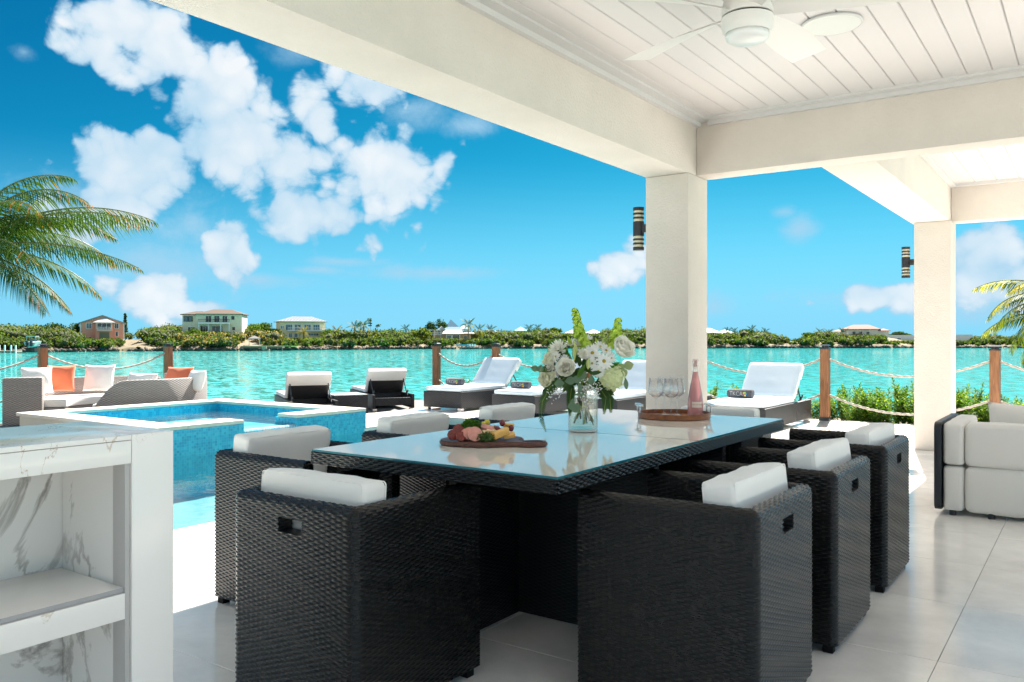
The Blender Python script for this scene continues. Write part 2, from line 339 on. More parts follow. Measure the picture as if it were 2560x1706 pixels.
def wood_mat(name, c1, c2, scale=(14, 14, 1.2), rough=.6, bump=.15):
    m = mat(name, c1, rough); t = m.node_tree; b = bsdf(m)
    tc = N(t, 'ShaderNodeTexCoord'); mp = N(t, 'ShaderNodeMapping'); mp.inputs['Scale'].default_value = scale; lk(t, tc.outputs['Object'], mp.inputs[0])
    oi = N(t, 'ShaderNodeObjectInfo'); ad = N(t, 'ShaderNodeVectorMath', operation='ADD'); lk(t, mp.outputs[0], ad.inputs[0])
    sc = N(t, 'ShaderNodeVectorMath', operation='SCALE'); sc.inputs[0].default_value = (13, 7, 3); lk(t, oi.outputs['Random'], sc.inputs['Scale']); lk(t, sc.outputs[0], ad.inputs[1])
    n = N(t, 'ShaderNodeTexNoise'); n.inputs['Scale'].default_value = 3; n.inputs['Detail'].default_value = 7; n.inputs['Distortion'].default_value = 1.2; lk(t, ad.outputs[0], n.inputs['Vector'])
    cr = N(t, 'ShaderNodeValToRGB'); cr.color_ramp.elements[0].position = .35; cr.color_ramp.elements[0].color = (*c2, 1); cr.color_ramp.elements[1].position = .62; cr.color_ramp.elements[1].color = (*c1, 1)
    lk(t, n.outputs['Fac'], cr.inputs[0]); lk(t, cr.outputs[0], b.inputs['Base Color'])
    bp = N(t, 'ShaderNodeBump'); bp.inputs['Strength'].default_value = bump; bp.inputs['Distance'].default_value = .004; lk(t, n.outputs['Fac'], bp.inputs['Height']); lk(t, bp.outputs[0], b.inputs['Normal'])
    return m
post_wood = wood_mat('post_timber', (.30, .135, .055), (.16, .065, .025))
board_wood = wood_mat('walnut_board', (.17, .062, .04), (.07, .024, .016), (3, 16, 10), .5)
tray_wood = wood_mat('tray_wood', (.33, .105, .025), (.20, .055, .012), (3, 12, 12), .3)

def mosaic_mat(name, c1, c2, c3, ts=.028, rough=.2):
    m = mat(name, c1, rough); t = m.node_tree; b = bsdf(m); M = mnode(t)
    tc = N(t, 'ShaderNodeTexCoord'); sp = N(t, 'ShaderNodeSeparateXYZ'); lk(t, tc.outputs['Object'], sp.inputs[0])
    u = M('DIVIDE', M('ADD', sp.outputs[0], sp.outputs[1]), ts); w = M('DIVIDE', M('SUBTRACT', sp.outputs[1], sp.outputs[0]), ts); v = M('DIVIDE', sp.outputs[2], ts)
    cb = N(t, 'ShaderNodeCombineXYZ'); lk(t, M('FLOOR', u), cb.inputs[0]); lk(t, M('FLOOR', v), cb.inputs[1])
    wn = N(t, 'ShaderNodeTexWhiteNoise', noise_dimensions='2D'); lk(t, cb.outputs[0], wn.inputs[0])
    n2 = N(t, 'ShaderNodeTexNoise'); n2.inputs['Scale'].default_value = 3; n2.inputs['Detail'].default_value = 3; lk(t, tc.outputs['Object'], n2.inputs['Vector'])
    f = M('ADD', M('MULTIPLY', wn.outputs[0], .42), M('MULTIPLY', n2.outputs['Fac'], .58))
    cr = N(t, 'ShaderNodeValToRGB'); e = cr.color_ramp.elements; e[0].position = .15; e[0].color = (*c1, 1); e[1].position = .9; e[1].color = (*c3, 1); x = e.new(.5); x.color = (*c2, 1)
    lk(t, f, cr.inputs[0])
    fu = M('ABSOLUTE', M('SUBTRACT', M('FRACT', u), .5)); fv = M('ABSOLUTE', M('SUBTRACT', M('FRACT', v), .5))
    g = M('GREATER_THAN', M('MAXIMUM', fu, fv), .455)
    mx = N(t, 'ShaderNodeMix', data_type='RGBA'); lk(t, M('MULTIPLY', g, .35), mx.inputs[0]); lk(t, cr.outputs[0], mx.inputs[6]); mx.inputs[7].default_value = (.20, .60, .72, 1); lk(t, mx.outputs[2], b.inputs['Base Color'])
    return m
mosaic = mosaic_mat('glass_mosaic', (.006, .26, .46), (.015, .42, .64), (.07, .60, .72))
pool_wall = mat('pool_wall', (.03, .52, .78), .4, var=.1, vscale=6)
pool_floor = mat('pool_floor', (.18, .74, .90), .5, var=.06, vscale=2)

def water_mat(name, tint, bscale, bstr, rough=.02):
    m = bpy.data.materials.new(name); m.use_nodes = True; t = m.node_tree; t.nodes.clear()
    out = N(t, 'ShaderNodeOutputMaterial'); tr = N(t, 'ShaderNodeBsdfTransparent'); tr.inputs[0].default_value = (*tint, 1)
    gl = N(t, 'ShaderNodeBsdfGlossy'); gl.inputs['Roughness'].default_value = rough; gl.inputs[0].default_value = (1, 1, 1, 1)
    fr = N(t, 'ShaderNodeFresnel'); fr.inputs[0].default_value = 1.33; mx = N(t, 'ShaderNodeMixShader')
    tc = N(t, 'ShaderNodeTexCoord'); n = N(t, 'ShaderNodeTexNoise'); n.inputs['Scale'].default_value = bscale; n.inputs['Detail'].default_value = 4; lk(t, tc.outputs['Object'], n.inputs['Vector'])
    bp = N(t, 'ShaderNodeBump'); bp.inputs['Strength'].default_value = bstr; bp.inputs['Distance'].default_value = .02; lk(t, n.outputs['Fac'], bp.inputs['Height'])
    lk(t, bp.outputs[0], gl.inputs['Normal']); lk(t, bp.outputs[0], fr.inputs['Normal'])
    lk(t, fr.outputs[0], mx.inputs[0]); lk(t, tr.outputs[0], mx.inputs[1]); lk(t, gl.outputs[0], mx.inputs[2]); lk(t, mx.outputs[0], out.inputs[0]); return m
pool_water = water_mat('pool_water', (.55, .92, .97), 5, .25)
spa_water = water_mat('spa_water', (.5, .9, .95), 9, .5)
def glass_mat(name, tint=(1, 1, 1), k=.6, rough=.01):
    m = bpy.data.materials.new(name); m.use_nodes = True; t = m.node_tree; t.nodes.clear(); M = mnode(t)
    out = N(t, 'ShaderNodeOutputMaterial'); tr = N(t, 'ShaderNodeBsdfTransparent'); tr.inputs[0].default_value = (*tint, 1)
    gl = N(t, 'ShaderNodeBsdfGlossy'); gl.inputs['Roughness'].default_value = rough
    lw = N(t, 'ShaderNodeLayerWeight'); lw.inputs[0].default_value = .5; mx = N(t, 'ShaderNodeMixShader')
    fac = M('MULTIPLY_ADD', M('POWER', lw.outputs['Facing'], 2.6), k, .07)
    lk(t, fac, mx.inputs[0]); lk(t, tr.outputs[0], mx.inputs[1]); lk(t, gl.outputs[0], mx.inputs[2]); lk(t, mx.outputs[0], out.inputs[0]); return m
clear_glass = glass_mat('clear_glass', (.985, .988, .988), 1.0)
vase_glass = glass_mat('vase_glass', (.98, .985, .975), .6)
vase_water = glass_mat('vase_water', (.985, .965, .90), .15)
rose_glass = mat('rose_wine', (.86, .36, .34), .08, spec=.5, coat=.6); bsdf(rose_glass).inputs['Transmission Weight'].default_value = .35
table_glass = mat('table_glass', (.84, .79, .70), .008, spec=.5)
bsdf(table_glass).inputs['IOR'].default_value = 1.4
glass_edge = mat('glass_edge', (.02, .16, .20), .1)

def sea_mat():
    m = mat('sea_water', (.03, .34, .31), .05, spec=.22); t = m.node_tree; b = bsdf(m); M = mnode(t)
    tc = N(t, 'ShaderNodeTexCoord')
    mp = N(t, 'ShaderNodeMapping'); mp.inputs['Rotation'].default_value = (0, 0, R(20)); mp.inputs['Scale'].default_value = (.55, 1.0, 1); lk(t, tc.outputs['Object'], mp.inputs[0])
    n = N(t, 'ShaderNodeTexNoise'); n.inputs['Scale'].default_value = .9; n.inputs['Detail'].default_value = 6; n.inputs['Roughness'].default_value = .62; lk(t, mp.outputs[0], n.inputs['Vector'])
    n1 = N(t, 'ShaderNodeTexNoise'); n1.inputs['Scale'].default_value = 4; n1.inputs['Detail'].default_value = 3; lk(t, mp.outputs[0], n1.inputs['Vector'])
    nf = N(t, 'ShaderNodeTexNoise'); nf.inputs['Scale'].default_value = 1.7; nf.inputs['Detail'].default_value = 4; nf.inputs['Roughness'].default_value = .65; lk(t, mp.outputs[0], nf.inputs['Vector'])
    sb = N(t, 'ShaderNodeVectorMath', operation='SUBTRACT'); lk(t, nf.outputs['Color'], sb.inputs[0]); sb.inputs[1].default_value = (.5, .5, .5)
    ml = N(t, 'ShaderNodeVectorMath', operation='MULTIPLY'); lk(t, sb.outputs[0], ml.inputs[0]); ml.inputs[1].default_value = (1.35, 1.6, 0)
    ad = N(t, 'ShaderNodeVectorMath', operation='ADD'); lk(t, ml.outputs[0], ad.inputs[0]); ad.inputs[1].default_value = (0, 0, 1)
    nm = N(t, 'ShaderNodeVectorMath', operation='NORMALIZE'); lk(t, ad.outputs[0], nm.inputs[0]); lk(t, nm.outputs[0], b.inputs['Normal'])
    n2 = N(t, 'ShaderNodeTexNoise'); n2.inputs['Scale'].default_value = .02; n2.inputs['Detail'].default_value = 4; lk(t, tc.outputs['Object'], n2.inputs['Vector'])
    # deep blue ocean beyond the spit of land, turquoise shallows of the channel in front of it
    ln = N(t, 'ShaderNodeVectorMath', operation='LENGTH'); lk(t, tc.outputs['Object'], ln.inputs[0])
    far = N(t, 'ShaderNodeMapRange'); far.inputs[1].default_value = 330; far.inputs[2].default_value = 520; lk(t, ln.outputs['Value'], far.inputs[0])
    mx = N(t, 'ShaderNodeMix', data_type='RGBA'); lk(t, n2.outputs['Fac'], mx.inputs[0]); mx.inputs[6].default_value = (.014, .29, .265, 1); mx.inputs[7].default_value = (.07, .43, .39, 1)
    mx2 = N(t, 'ShaderNodeMix', data_type='RGBA'); lk(t, far.outputs[0], mx2.inputs[0]); lk(t, mx.outputs[2], mx2.inputs[6]); mx2.inputs[7].default_value = (.004, .12, .25, 1)
    rip = M('MULTIPLY_ADD', n.outputs['Fac'], .3, .93)
    sc = N(t, 'ShaderNodeVectorMath', operation='SCALE'); lk(t, mx2.outputs[2], sc.inputs[0]); lk(t, rip, sc.inputs['Scale']); lk(t, sc.outputs[0], b.inputs['Base Color'])
    return m
sea_m = sea_mat()
def leafm(name, col, rough=.45, tl=.25, spec=.25):
    m = mat(name, col, rough, spec=spec, var=.25, vscale=5); t = m.node_tree; b = bsdf(m)
    out = [n for n in t.nodes if n.type == 'OUTPUT_MATERIAL'][0]
    tr = N(t, 'ShaderNodeBsdfTranslucent'); tr.inputs[0].default_value = (min(1, col[0]*1.6), min(1, col[1]*1.5), col[2]*.7, 1); mx = N(t, 'ShaderNodeMixShader'); mx.inputs[0].default_value = tl
    lk(t, b.outputs[0], mx.inputs[1]); lk(t, tr.outputs[0], mx.inputs[2]); lk(t, mx.outputs[0], out.inputs[0]); return m
scrubs = [leafm(n_, c_, .95, .35, 0.) for n_, c_ in (('scrub_green', (.095, .17, .035)), ('scrub_yellow', (.155, .21, .045)), ('scrub_dark', (.04, .08, .025)), ('scrub_olive', (.11, .125, .05)), ('scrub_straw', (.34, .27, .12)))]
leaf_bright = leafm('bright_leaf', (.065, .17, .018), .35, .35); leaf_deep = leafm('deep_leaf', (.035, .085, .02), .35); leaf_lime = leafm('lime_leaf', (.30, .42, .06), .45, .35)
palm_g = leafm('palm_green', (.035, .085, .014), .55, .3, .15); palm_y = leafm('palm_yellow', (.16, .15, .02), .6, .4, .1); palm_o = leafm('palm_orange', (.30, .13, .02), .6, .35, .1); palm_g2 = leafm('palm_olive', (.065, .115, .02), .55, .35, .12); palm_gold = leafm('palm_gold', (.50, .40, .03), .6, .4, .1); palm_pale = leafm('palm_pale', (.22, .26, .12), .35, .3)
bark = mat('bark', (.19, .15, .11), .9, var=.3, vscale=6, bump=.8, bscale=20)

# ------------------------------------------------------------------ woven sheets (real strands in relief)
PU, PV = .0235, .0078
def weave(U, V, fn, hole=None, amp=.0038, u0=0.):
    nu = max(2, round(U/PU))*4; nv = max(1, round(V/PV))*3
    u = np.linspace(0, U, nu+1)+u0; v = np.linspace(0, V, nv+1)
    uu, vv = np.meshgrid(u, v, indexing='ij'); uu = uu.ravel(); vv = vv.ravel()
    r = vv/(V/(nv/3)); j = np.floor(r+1e-6); fr = r-j
    h = (.5+.5*np.cos(pi*(uu/PU+j)))*np.power(np.clip(np.sin(pi*fr), 0, 1), .6)
    h = h*amp*(1+.25*np.sin(uu*151+j*3.7))
    P, Nn = fn(uu, vv); P = P+Nn*h[:, None]
    a = (np.arange(nu)[:, None]*(nv+1)+np.arange(nv)[None, :])
    if hole is not None:
        um = (u[:-1]+u[1:])/2; vm = (v[:-1]+v[1:])/2
        ok = ~hole(um[:, None]+0*vm[None, :], vm[None, :]+0*um[:, None]); a = a[ok]
    a = a.ravel(); f = np.stack([a, a+nv+1, a+nv+2, a+1], 1)
    return P, f
def flat(o, du, dv, n):
    o, du, dv, n = map(np.array, (o, du, dv, n))
    return lambda u, v: (o+u[:, None]*du+v[:, None]*dv, np.repeat(n[None, :].astype(float), len(u), 0))
def join_np(parts):
    vs = []; fs = []; b = 0
    for p, f in parts: vs.append(p); fs.append(f+b); b += len(p)
    return np.concatenate(vs), np.concatenate(fs)
def weave_obj(name, parts, parent, m=None):
    v, f = join_np(parts); me = mesh_np(name, v, f); return link(name, me, m or rattan, parent, smooth=True)

# ------------------------------------------------------------------ setting: terrace, deck, ground, sea
def structure(o): o['kind'] = 'structure'; return o
POOL = (-7.68, -4.52, -2.5, 9.3); EDGE_Y = 12.1; DECK_X = -9.1; EDGE_X = -14.0
SPA = (-10.68, -7.70, 4.72, 7.62)
fl = MB()
fl.box(POOL[1], -14, -.5, 9, 16 if False else EDGE_Y, -.012); fl.box(POOL[0], POOL[3], -.5, POOL[1], EDGE_Y, -.012); fl.box(POOL[0], -14, -.5, POOL[1], POOL[2], -.012)
fl.box(DECK_X, -14, -.5, POOL[0], EDGE_Y, -.012)
terrace = structure(fl.build('terrace_floor', grout))
tile_cache = {}
def tile(x0, y0, x1, y1):
    w, d = round(x1-x0, 3), round(y1-y0, 3)
    if w < .03 or d < .03: return
    if (w, d) not in tile_cache:
        o = MB().box(-w/2, -d/2, -.009, w/2, d/2, 0).build('tile', floor_tile, terrace, bevel=.0015, seg=1); tile_cache[(w, d)] = o.data
    else: o = link('tile', tile_cache[(w, d)], None, terrace)
    o.location = ((x0+x1)/2, (y0+y1)/2, 0)
G = .0018
def clip_tile(x0, y0, x1, y1):
    hx0, hx1, hy0, hy1 = POOL[0], POOL[1], POOL[2], POOL[3]
    if x1 > hx0 and x0 < hx1 and y0 < hy1 and y1 > hy0:
        if x0 < hx0: tile(x0, y0, min(x1, hx0)-.001, y1)
        if x1 > hx1: tile(max(x0, hx1)+.001, y0, x1, y1)
        if y1 > hy1: tile(max(x0, hx0), max(hy1, y0), min(x1, hx1), y1)
    else: tile(x0, y0, x1, y1)
ix = -6
for ix in range(-6, 3):
    for iy in range(-3, 14):
        x0 = -.46+ix*1.5; y0 = 1.78+iy*.75
        a, b, c, d = max(x0, DECK_X), y0, min(x0+1.5, 2.5), min(y0+.75, EDGE_Y)
        if c-a < .05 or d-b < .05: continue
        if x0 < -7.7 and y0 < 3.9: continue
        clip_tile(a+G/2, b+G/2, c-G/2, d-G/2)
# the rest of the terrace, out of the photograph: plain paving of the same stone
structure(MB().box(2.5, -14, -.011, 9, EDGE_Y, 0).build('paving', floor_tile))
structure(MB().box(-4.5, -14, -.011, 2.5, -.475, 0).build('paving', floor_tile))
# timber deck beside the spa
DZ = -.17
dk = structure(MB().box(EDGE_X, -6, -.5, DECK_X-.004, EDGE_Y, -.03+DZ).box(EDGE_X, EDGE_Y+.001, -.5, -10.4, 13.3, -.03+DZ).build('deck', mat('deck_frame', (.05, .045, .04), .9)))
bw = .146; n = int((DECK_X-EDGE_X)/bw); bm_ = None; short = False
for i in range(n):
    x0 = EDGE_X+i*bw
    if x0 > -10.55 and not short: short = True; bm_ = None
    if bm_ is None: o = MB().box(0, -6, -.026+DZ, bw-.006, EDGE_Y if short else 13.3, -.004+DZ).build('deck_board', deck_m, dk, bevel=.002, seg=1); bm_ = o.data
    else: o = link('deck_board', bm_, None, dk)
    o.location = (x0, 0, 0)
structure(MB().box(EDGE_X-.1, -14, -3.2, 9.2, EDGE_Y+.04, -.505).build('seawall', mat('seawall', (.35, .33, .30), .9, var=.15)))
bed = MB(); bed.box(-9.4, EDGE_Y+.045, -3.2, 12, EDGE_Y+2.1, -.16)
structure(bed.build('planting_bed', mat('soil', (.16, .12, .08), .95, var=.3, vscale=3, bump=.8, bscale=12)))
# sea
def sea():
    me = mesh_np('sea', [(-6000, -60, -2), (6000, -60, -2), (6000, 7500, -2), (-6000, 7500, -2), (-6000, -3000, -2), (-60, -3000, -2), (-60, -60, -2)][:4], [(0, 1, 2, 3)])
    return structure(link('sea', me, sea_m))
sea()
structure(link('seabed', mesh_np('seabed', [(-6500, -6500, -4), (6500, -6500, -4), (6500, 8000, -4), (-6500, 8000, -4)], [(0, 1, 2, 3)]), mat('seabed', (.3, .4, .35), .9)))
structure(MB().box(-14.1, -60, -3.6, 60, -14.02, -.02).build('ground', mat('ground', (.42, .38, .3), .95, var=.1, vscale=.5)))

# ------------------------------------------------------------------ pool and spa
x0, x1, y0, y1 = POOL
pl = empty('swimming_pool', ((x0+x1)/2, (y0+y1)/2, 0), 0, 'long turquoise swimming pool set into the pale terrace below the spa', 'pool')
ox, oy = pl.location.x, pl.location.y
def L(b): return b
def pbox(name, m, a, b, c, d, e, f, **k): return bx(name, m, pl, a-ox, b-oy, c, d-ox, e-oy, f, **k)
pbox('pool_floor', pool_floor, x0, y0, -.95, x1, y1, -.85)
pbox('wall', pool_wall, x0-.06, y0, -.95, x0-.003, y1, -.014); pbox('wall', pool_wall, x1+.003, y0, -.95, x1+.06, y1, -.014)
pbox('wall', pool_wall, x0, y1+.003, -.95, x1, y1+.06, -.014); pbox('wall', pool_wall, x0, y0-.06, -.95, x1, y0-.003, -.014)
step_m = mat('step_tile', (.30, .66, .74), .5, var=.08, vscale=5)
pbox('step', step_m, x1-.55, y0, -.85, x1-.004, 6.2, -.22); pbox('step', step_m, x1-1.0, y0, -.85, x1-.552, 6.2, -.38); pbox('step', step_m, x1-1.45, y0, -.85, x1-1.002, 6.2, -.54)
for k in range(3):
    xs = x1-.552-.45*k; pbox('step_edge', mat('step_edge', (.10, .42, .55), .4), xs, y0, [-.22, -.38, -.54][k]-.001, xs+.05, 6.2, [-.22, -.38, -.54][k]+.006)
wm = mesh_np('water', [(x0-ox, y0-oy, -.06), (x1-ox, y0-oy, -.06), (x1-ox, y1-oy, -.06), (x0-ox, y1-oy, -.06)], [(0, 1, 2, 3)])
link('water', wm, pool_water, pl)
a0, a1, b0, b1 = SPA
sp = empty('raised_spa', ((a0+a1)/2, (b0+b1)/2, 0), 0, 'raised square spa with blue mosaic walls and pale stone coping beside the pool', 'hot tub')
sxo, syo = sp.location.x, sp.location.y
def sbox(name, m, a, b, c, d, e, f, **k): return bx(name, m, sp, a-sxo, b-syo, c, d-sxo, e-syo, f, **k)
ct, cw = .25, .34; NY0, NY1 = 5.75, 6.48; SW = .14       # coping top, width, spillway y-range, spa water level
beige = mat('spa_render', (.66, .60, .50), .85, var=.04, bump=.2)
sbox('wall', beige, a0+.03, b0+.03, -.19, a1-.03, b0+.10, ct-.042); sbox('wall', beige, a0+.03, b0+.102, -.19, a0+.10, b1-.03, ct-.042); sbox('wall', beige, a0+.102, b1-.10, -.19, a1-.03, b1-.03, ct-.042)
# front wall seen over the pool, mosaic, with the notch of the spillway
sbox('mosaic_wall', mosaic, a1-.028, b0+.03, -1.2, a1+.026, NY0, ct-.042); sbox('mosaic_wall', mosaic, a1-.028, NY1, -1.2, a1+.026, b1-.028, ct-.042); sbox('mosaic_wall', mosaic, a1-.028, NY0+.001, -1.2, a1+.026, NY1-.001, SW-.022)
sbox('side_mosaic', mosaic, a1-.45, b1-.028, -.012, a1+.026, b1-.005, ct-.042)
sbox('inner_wall', mosaic, a0+.31, b0+.31, -.3, a0+.345, b1-.31, ct-.042); sbox('inner_wall', mosaic, a0+.346, b1-.345, -.3, a1-.36, b1-.31, ct-.042); sbox('inner_wall', mosaic, a0+.346, b0+.31, -.3, a1-.36, b0+.345, ct-.042)
sbox('inner_wall', mosaic, a1-.358, b0+.30, -.3, a1-.322, NY0, ct-.042); sbox('inner_wall', mosaic, a1-.358, NY1, -.3, a1-.322, b1-.30, ct-.042)
sbox('notch_side', mosaic, a1-.32, NY0-.03, .05, a1-.03, NY0, ct-.042); sbox('notch_side', mosaic, a1-.32, NY1, .05, a1-.03, NY1+.03, ct-.042)
sbox('spillway', mat('spill_tile', (.62, .66, .64), .35), a1-.358, NY0+.002, .04, a1-.03, NY1-.002, SW-.012)
sbox('seat_bench', step_m, a0+.35, b0+.35, -.3, a0+.85, b1-.35, .02); sbox('seat_bench', step_m, a0+.852, b1-.85, -.3, a1-.36, b1-.35, .02)
sbox('spa_floor', pool_floor, a0+.3, b0+.3, -.36, a1-.3, b1-.3, -.301)
def cop(a, b, d, e): sbox('coping', limestone, a, b, ct-.04, d, e, ct, bevel=.006)
for k in range(3):
    w = (a1-a0+.03)/3; cop(a0+k*w, b0, a0+(k+1)*w-.003, b0+cw); cop(a0+k*w, b1-cw, a0+(k+1)*w-.003, b1)
    h = (b1-b0-2*cw)/3; cop(a0, b0+cw+.003+k*h, a0+cw, b0+cw+(k+1)*h)
cop(a1-cw+.03, b0+cw+.003, a1+.03, NY0); cop(a1-cw+.03, NY1, a1+.03, b1-cw-.003)
link('water', mesh_np('water', [(a0+.34-sxo, b0+.34-syo, SW), (a1-.03-sxo, b0+.34-syo, SW), (a1-.03-sxo, b1-.34-syo, SW), (a0+.34-sxo, b1-.34-syo, SW)], [(0, 1, 2, 3)]), spa_water, sp)
# water running over the lip
fall = mat('falling_water', (.75, .86, .88), .15, spec=.5); wv = MB()
for k in range(46):
    yy = NY0+.01+(NY1-NY0-.02)*k/45+random.uniform(-.006, .006); ln = random.uniform(.03, .11)
    wv.tube([(a1+.0-sxo, yy-syo, SW-.002), (a1+.035-sxo, yy-syo, SW-.012), (a1+.045-sxo, yy-syo, SW-ln)], [.004, .003, .0012], 5)
wv.build('waterfall', fall, sp, smooth='all')

# ------------------------------------------------------------------ covered terrace: columns, beams, ceiling
BZ, CZ = 2.34, 2.69
cx0, cx1, cyy0, cyy1 = -2.725, -2.389, 5.58, 5.94
pav = empty('covered_terrace', (-1, 3, 0), 0, 'cream rendered terrace roof on square columns with white boarded ceiling over the dining table', 'building')
def vb(name, m, x0, y0, z0, x1, y1, z1, **k): return bx(name, m, pav, x0+1, y0-3, z0, x1+1, y1-3, z1, **k)
vb('column', stucco, cx0, cyy0, .001, cx1, cyy1, BZ-.001, bevel=.008)
vb('beam', stucco, cx0, -1.2, BZ, cx1, cyy1, 2.949, bevel=.006)
vb('beam', stucco, cx1+.002, 5.73, BZ, 1.4, cyy1, 2.949, bevel=.006)
vb('roof_slab', stucco, -3.70, -1.3, 2.951, 1.5, 8.45, 3.12)  # hidden eaves sized to shade the floor; unseen right and rear trimmed for light
# crown trim and boards
TR = .10
vb('trim', trim_w, cx1+.001, -1.2, CZ, cx1+TR*.35, 5.729, CZ+.05); vb('trim', trim_w, cx1+TR*.35+.001, -1.2, CZ+.03, cx1+TR, 5.729, CZ+.06)
vb('trim', trim_w, cx1+TR, 5.73-TR*.35, CZ, 1.4, 5.729, CZ+.05); vb('trim', trim_w, cx1+TR+.001, 5.73-TR, CZ+.03, 1.4, 5.73-TR*.35-.001, CZ+.06)
pm = None; pw = .133
for i in range(28):
    xx = cx1+TR*.3+i*pw
    if pm is None:
        # a board with bevelled long edges: V joints
        prof = [(0, .02), (0, .009), (.006, 0), (pw-.006, 0), (pw, .009), (pw, .02)]
        mb = MB(); mb.add([(x, -1.2, z) for x, z in prof]+[(x, 5.68, z) for x, z in prof], [(0,1,2,3,4,5), (11,10,9,8,7,6)]+[(k, (k+1) % 6, 6+(k+1) % 6, 6+k) for k in range(6)])
        o = mb.build('ceiling_plank', ceil_w, pav); pm = o.data
    else: o = link('ceiling_plank', pm, None, pav)
    o.location = (xx+1, -3, CZ+.045)
# neighbouring roof bay
bx0, bx1 = -1.56, -1.21; c2y0, c2y1 = 9.36, 9.72
bay = empty('far_roof_bay', (-1.4, 9.5, 0), 0, 'second cream column and beam bay with white ceiling behind the white sofa', 'building')
def v2(name, m, x0, y0, z0, x1, y1, z1, **k): return bx(name, m, bay, x0+1.4, y0-9.5, z0, x1+1.4, y1-9.5, z1, **k)
v2('column', stucco, bx0+.03, c2y0, .001, bx1+.02, c2y1, BZ-.001, bevel=.008)
v2('beam', stucco, bx0, cyy1+.002, BZ, bx1, c2y1, 2.948, bevel=.006)
v2('beam', stucco, bx1+.002, c2y0+.15, BZ, 1.4, c2y1, 2.948, bevel=.006)
v2('roof_slab', stucco, bx0, 8.452, 2.951, 1.5, c2y1+.1, 3.12)
v2('trim', trim_w, bx1+.001, cyy1+.003, CZ, bx1+.05, c2y0+.149, CZ+.05); v2('trim', trim_w, bx1+.051, c2y0+.10, CZ, 1.4, c2y0+.149, CZ+.05)
pm2 = None
for i in range(14):
    xx = bx1+.03+i*.19
    if pm2 is None:
        w = .19; prof = [(0, .02), (0, .009), (.006, 0), (w-.006, 0), (w, .009), (w, .02)]
        mb = MB(); mb.add([(x, cyy1+.003, z) for x, z in prof]+[(x, c2y0+.12, z) for x, z in prof], [(0,1,2,3,4,5), (11,10,9,8,7,6)]+[(k, (k+1) % 6, 6+(k+1) % 6, 6+k) for k in range(6)])
        o = mb.build('ceiling_plank', ceil_w, bay); pm2 = o.data
    else: o = link('ceiling_plank', pm2, None, bay)
    o.location = (xx+1.4, -9.5, CZ+.03)

# wall lamps
def wall_lamp(x, y, z, label):
    r = empty('wall_lamp', (x, y, z), 0, label, 'wall lamp', 'striped cylinder wall lamps on the columns')
    body = MB(); body.lathe([(0, -.055), (.042, -.055), (.042, .055), (0, .055)], 28); body.build('lamp_body', black_m, r, smooth=True)
    core = MB(); core.lathe([(0, -.155), (.034, -.155), (.034, .155), (0, .155)], 24)
    core.build('lens', mat('lamp_lens', (.80, .72, .52), .2, spec=.6), r, smooth=True)
    for s_ in (-1, 1):
        for k in range(3):
            z0 = .074+k*.031 if k < 2 else .137
            z1 = z0+(.015 if k < 2 else .025)
            MB().lathe([(.034, s_*z0), (.042, s_*z0), (.042, s_*z1), (.034, s_*z1)] if k < 2 else [(0, s_*z0), (.042, s_*z0), (.042, s_*z1), (0, s_*z1)], 28).build('ring', black_m, r, smooth=True)
    bx('bracket', black_m, r, .035, -.02, -.03, .095, .02, .03)
    return r
wall_lamp(cx0-.097, 5.66, 1.975, 'black and amber banded cylinder lamp on the near column above the wine glasses')
wall_lamp(bx0+.03-.097, 9.48, 1.945, 'smaller looking banded cylinder lamp on the farther column by the white sofa')

# ceiling fan
hub = at(1868, 3.5, 2.5)
fan = empty('ceiling_fan', hub, R(YAW), 'white five blade ceiling fan with frosted round light under the boarded ceiling', 'ceiling fan')
m = MB(); m.lathe([(0, .12), (.085, .12), (.105, .05), (.107, .012), (0, .012)], 40); m.build('motor_housing', fan_w, fan, smooth=True)
m = MB(); m.lathe([(0, .011), (.100, .011), (.100, .005), (0, .005)], 40); m.build('shadow_gap', gap_k, fan, smooth=True)
m = MB(); m.lathe([(0, .004), (.107, .004), (.107, -.028), (.102, -.05), (.095, -.062), (0, -.062)], 40); m.build('light_ring', fan_w, fan, smooth=True)
m = MB(); m.lathe([(0, -.06), (.09, -.062), (.088, -.083), (.07, -.095), (0, -.097)], 40); m.build('light_lens', lens_w, fan, smooth='all')
m = MB(); m.lathe([(0, .121), (.022, .121), (.022, .20), (.07, .205), (.07, .238), (0, .238)], 28); m.build('canopy', fan_w, fan, smooth=True)
bl = None
for k, a in enumerate((50, 122, 194, 266, 338)):
    if bl is None:
        vs = []; fs = []; n = 16
        for i in range(n+1):
            t = i/n; x = .075+t*.64; w = .036+.055*math.sin(min(1, t*1.25)*pi/2)*(1-.25*max(0, t-.6)); pit = -R(24-13*t)
            for s_, th in ((-1, 0), (-.5, .006), (0, .009), (.5, .008), (1, 0), (.5, .001), (0, .001), (-.5, -.001)):
                yy = s_*w*math.cos(pit); zz = s_*w*math.sin(pit)+th+.012*math.sin(t*pi)
                vs.append((x, yy, zz))
        for i in range(n):
            for j in range(8): fs.append((i*8+j, i*8+(j+1) % 8, (i+1)*8+(j+1) % 8, (i+1)*8+j))
        fs.append(tuple(range(8))); fs.append(tuple(n*8+j for j in range(7, -1, -1)))
        o = MB().add(vs, fs).build('blade', fan_w, fan, smooth=True); bl = o.data
    else: o = link('blade', bl, None, fan)
    o.location = (0, 0, .03); o.rotation_euler = (0, 0, R(a))
p = at(2079, 4.16, CZ+.044)
spk = empty('ceiling_speaker', p, 0, 'flat round white speaker grille set in the boarded ceiling right of the fan', 'speaker')
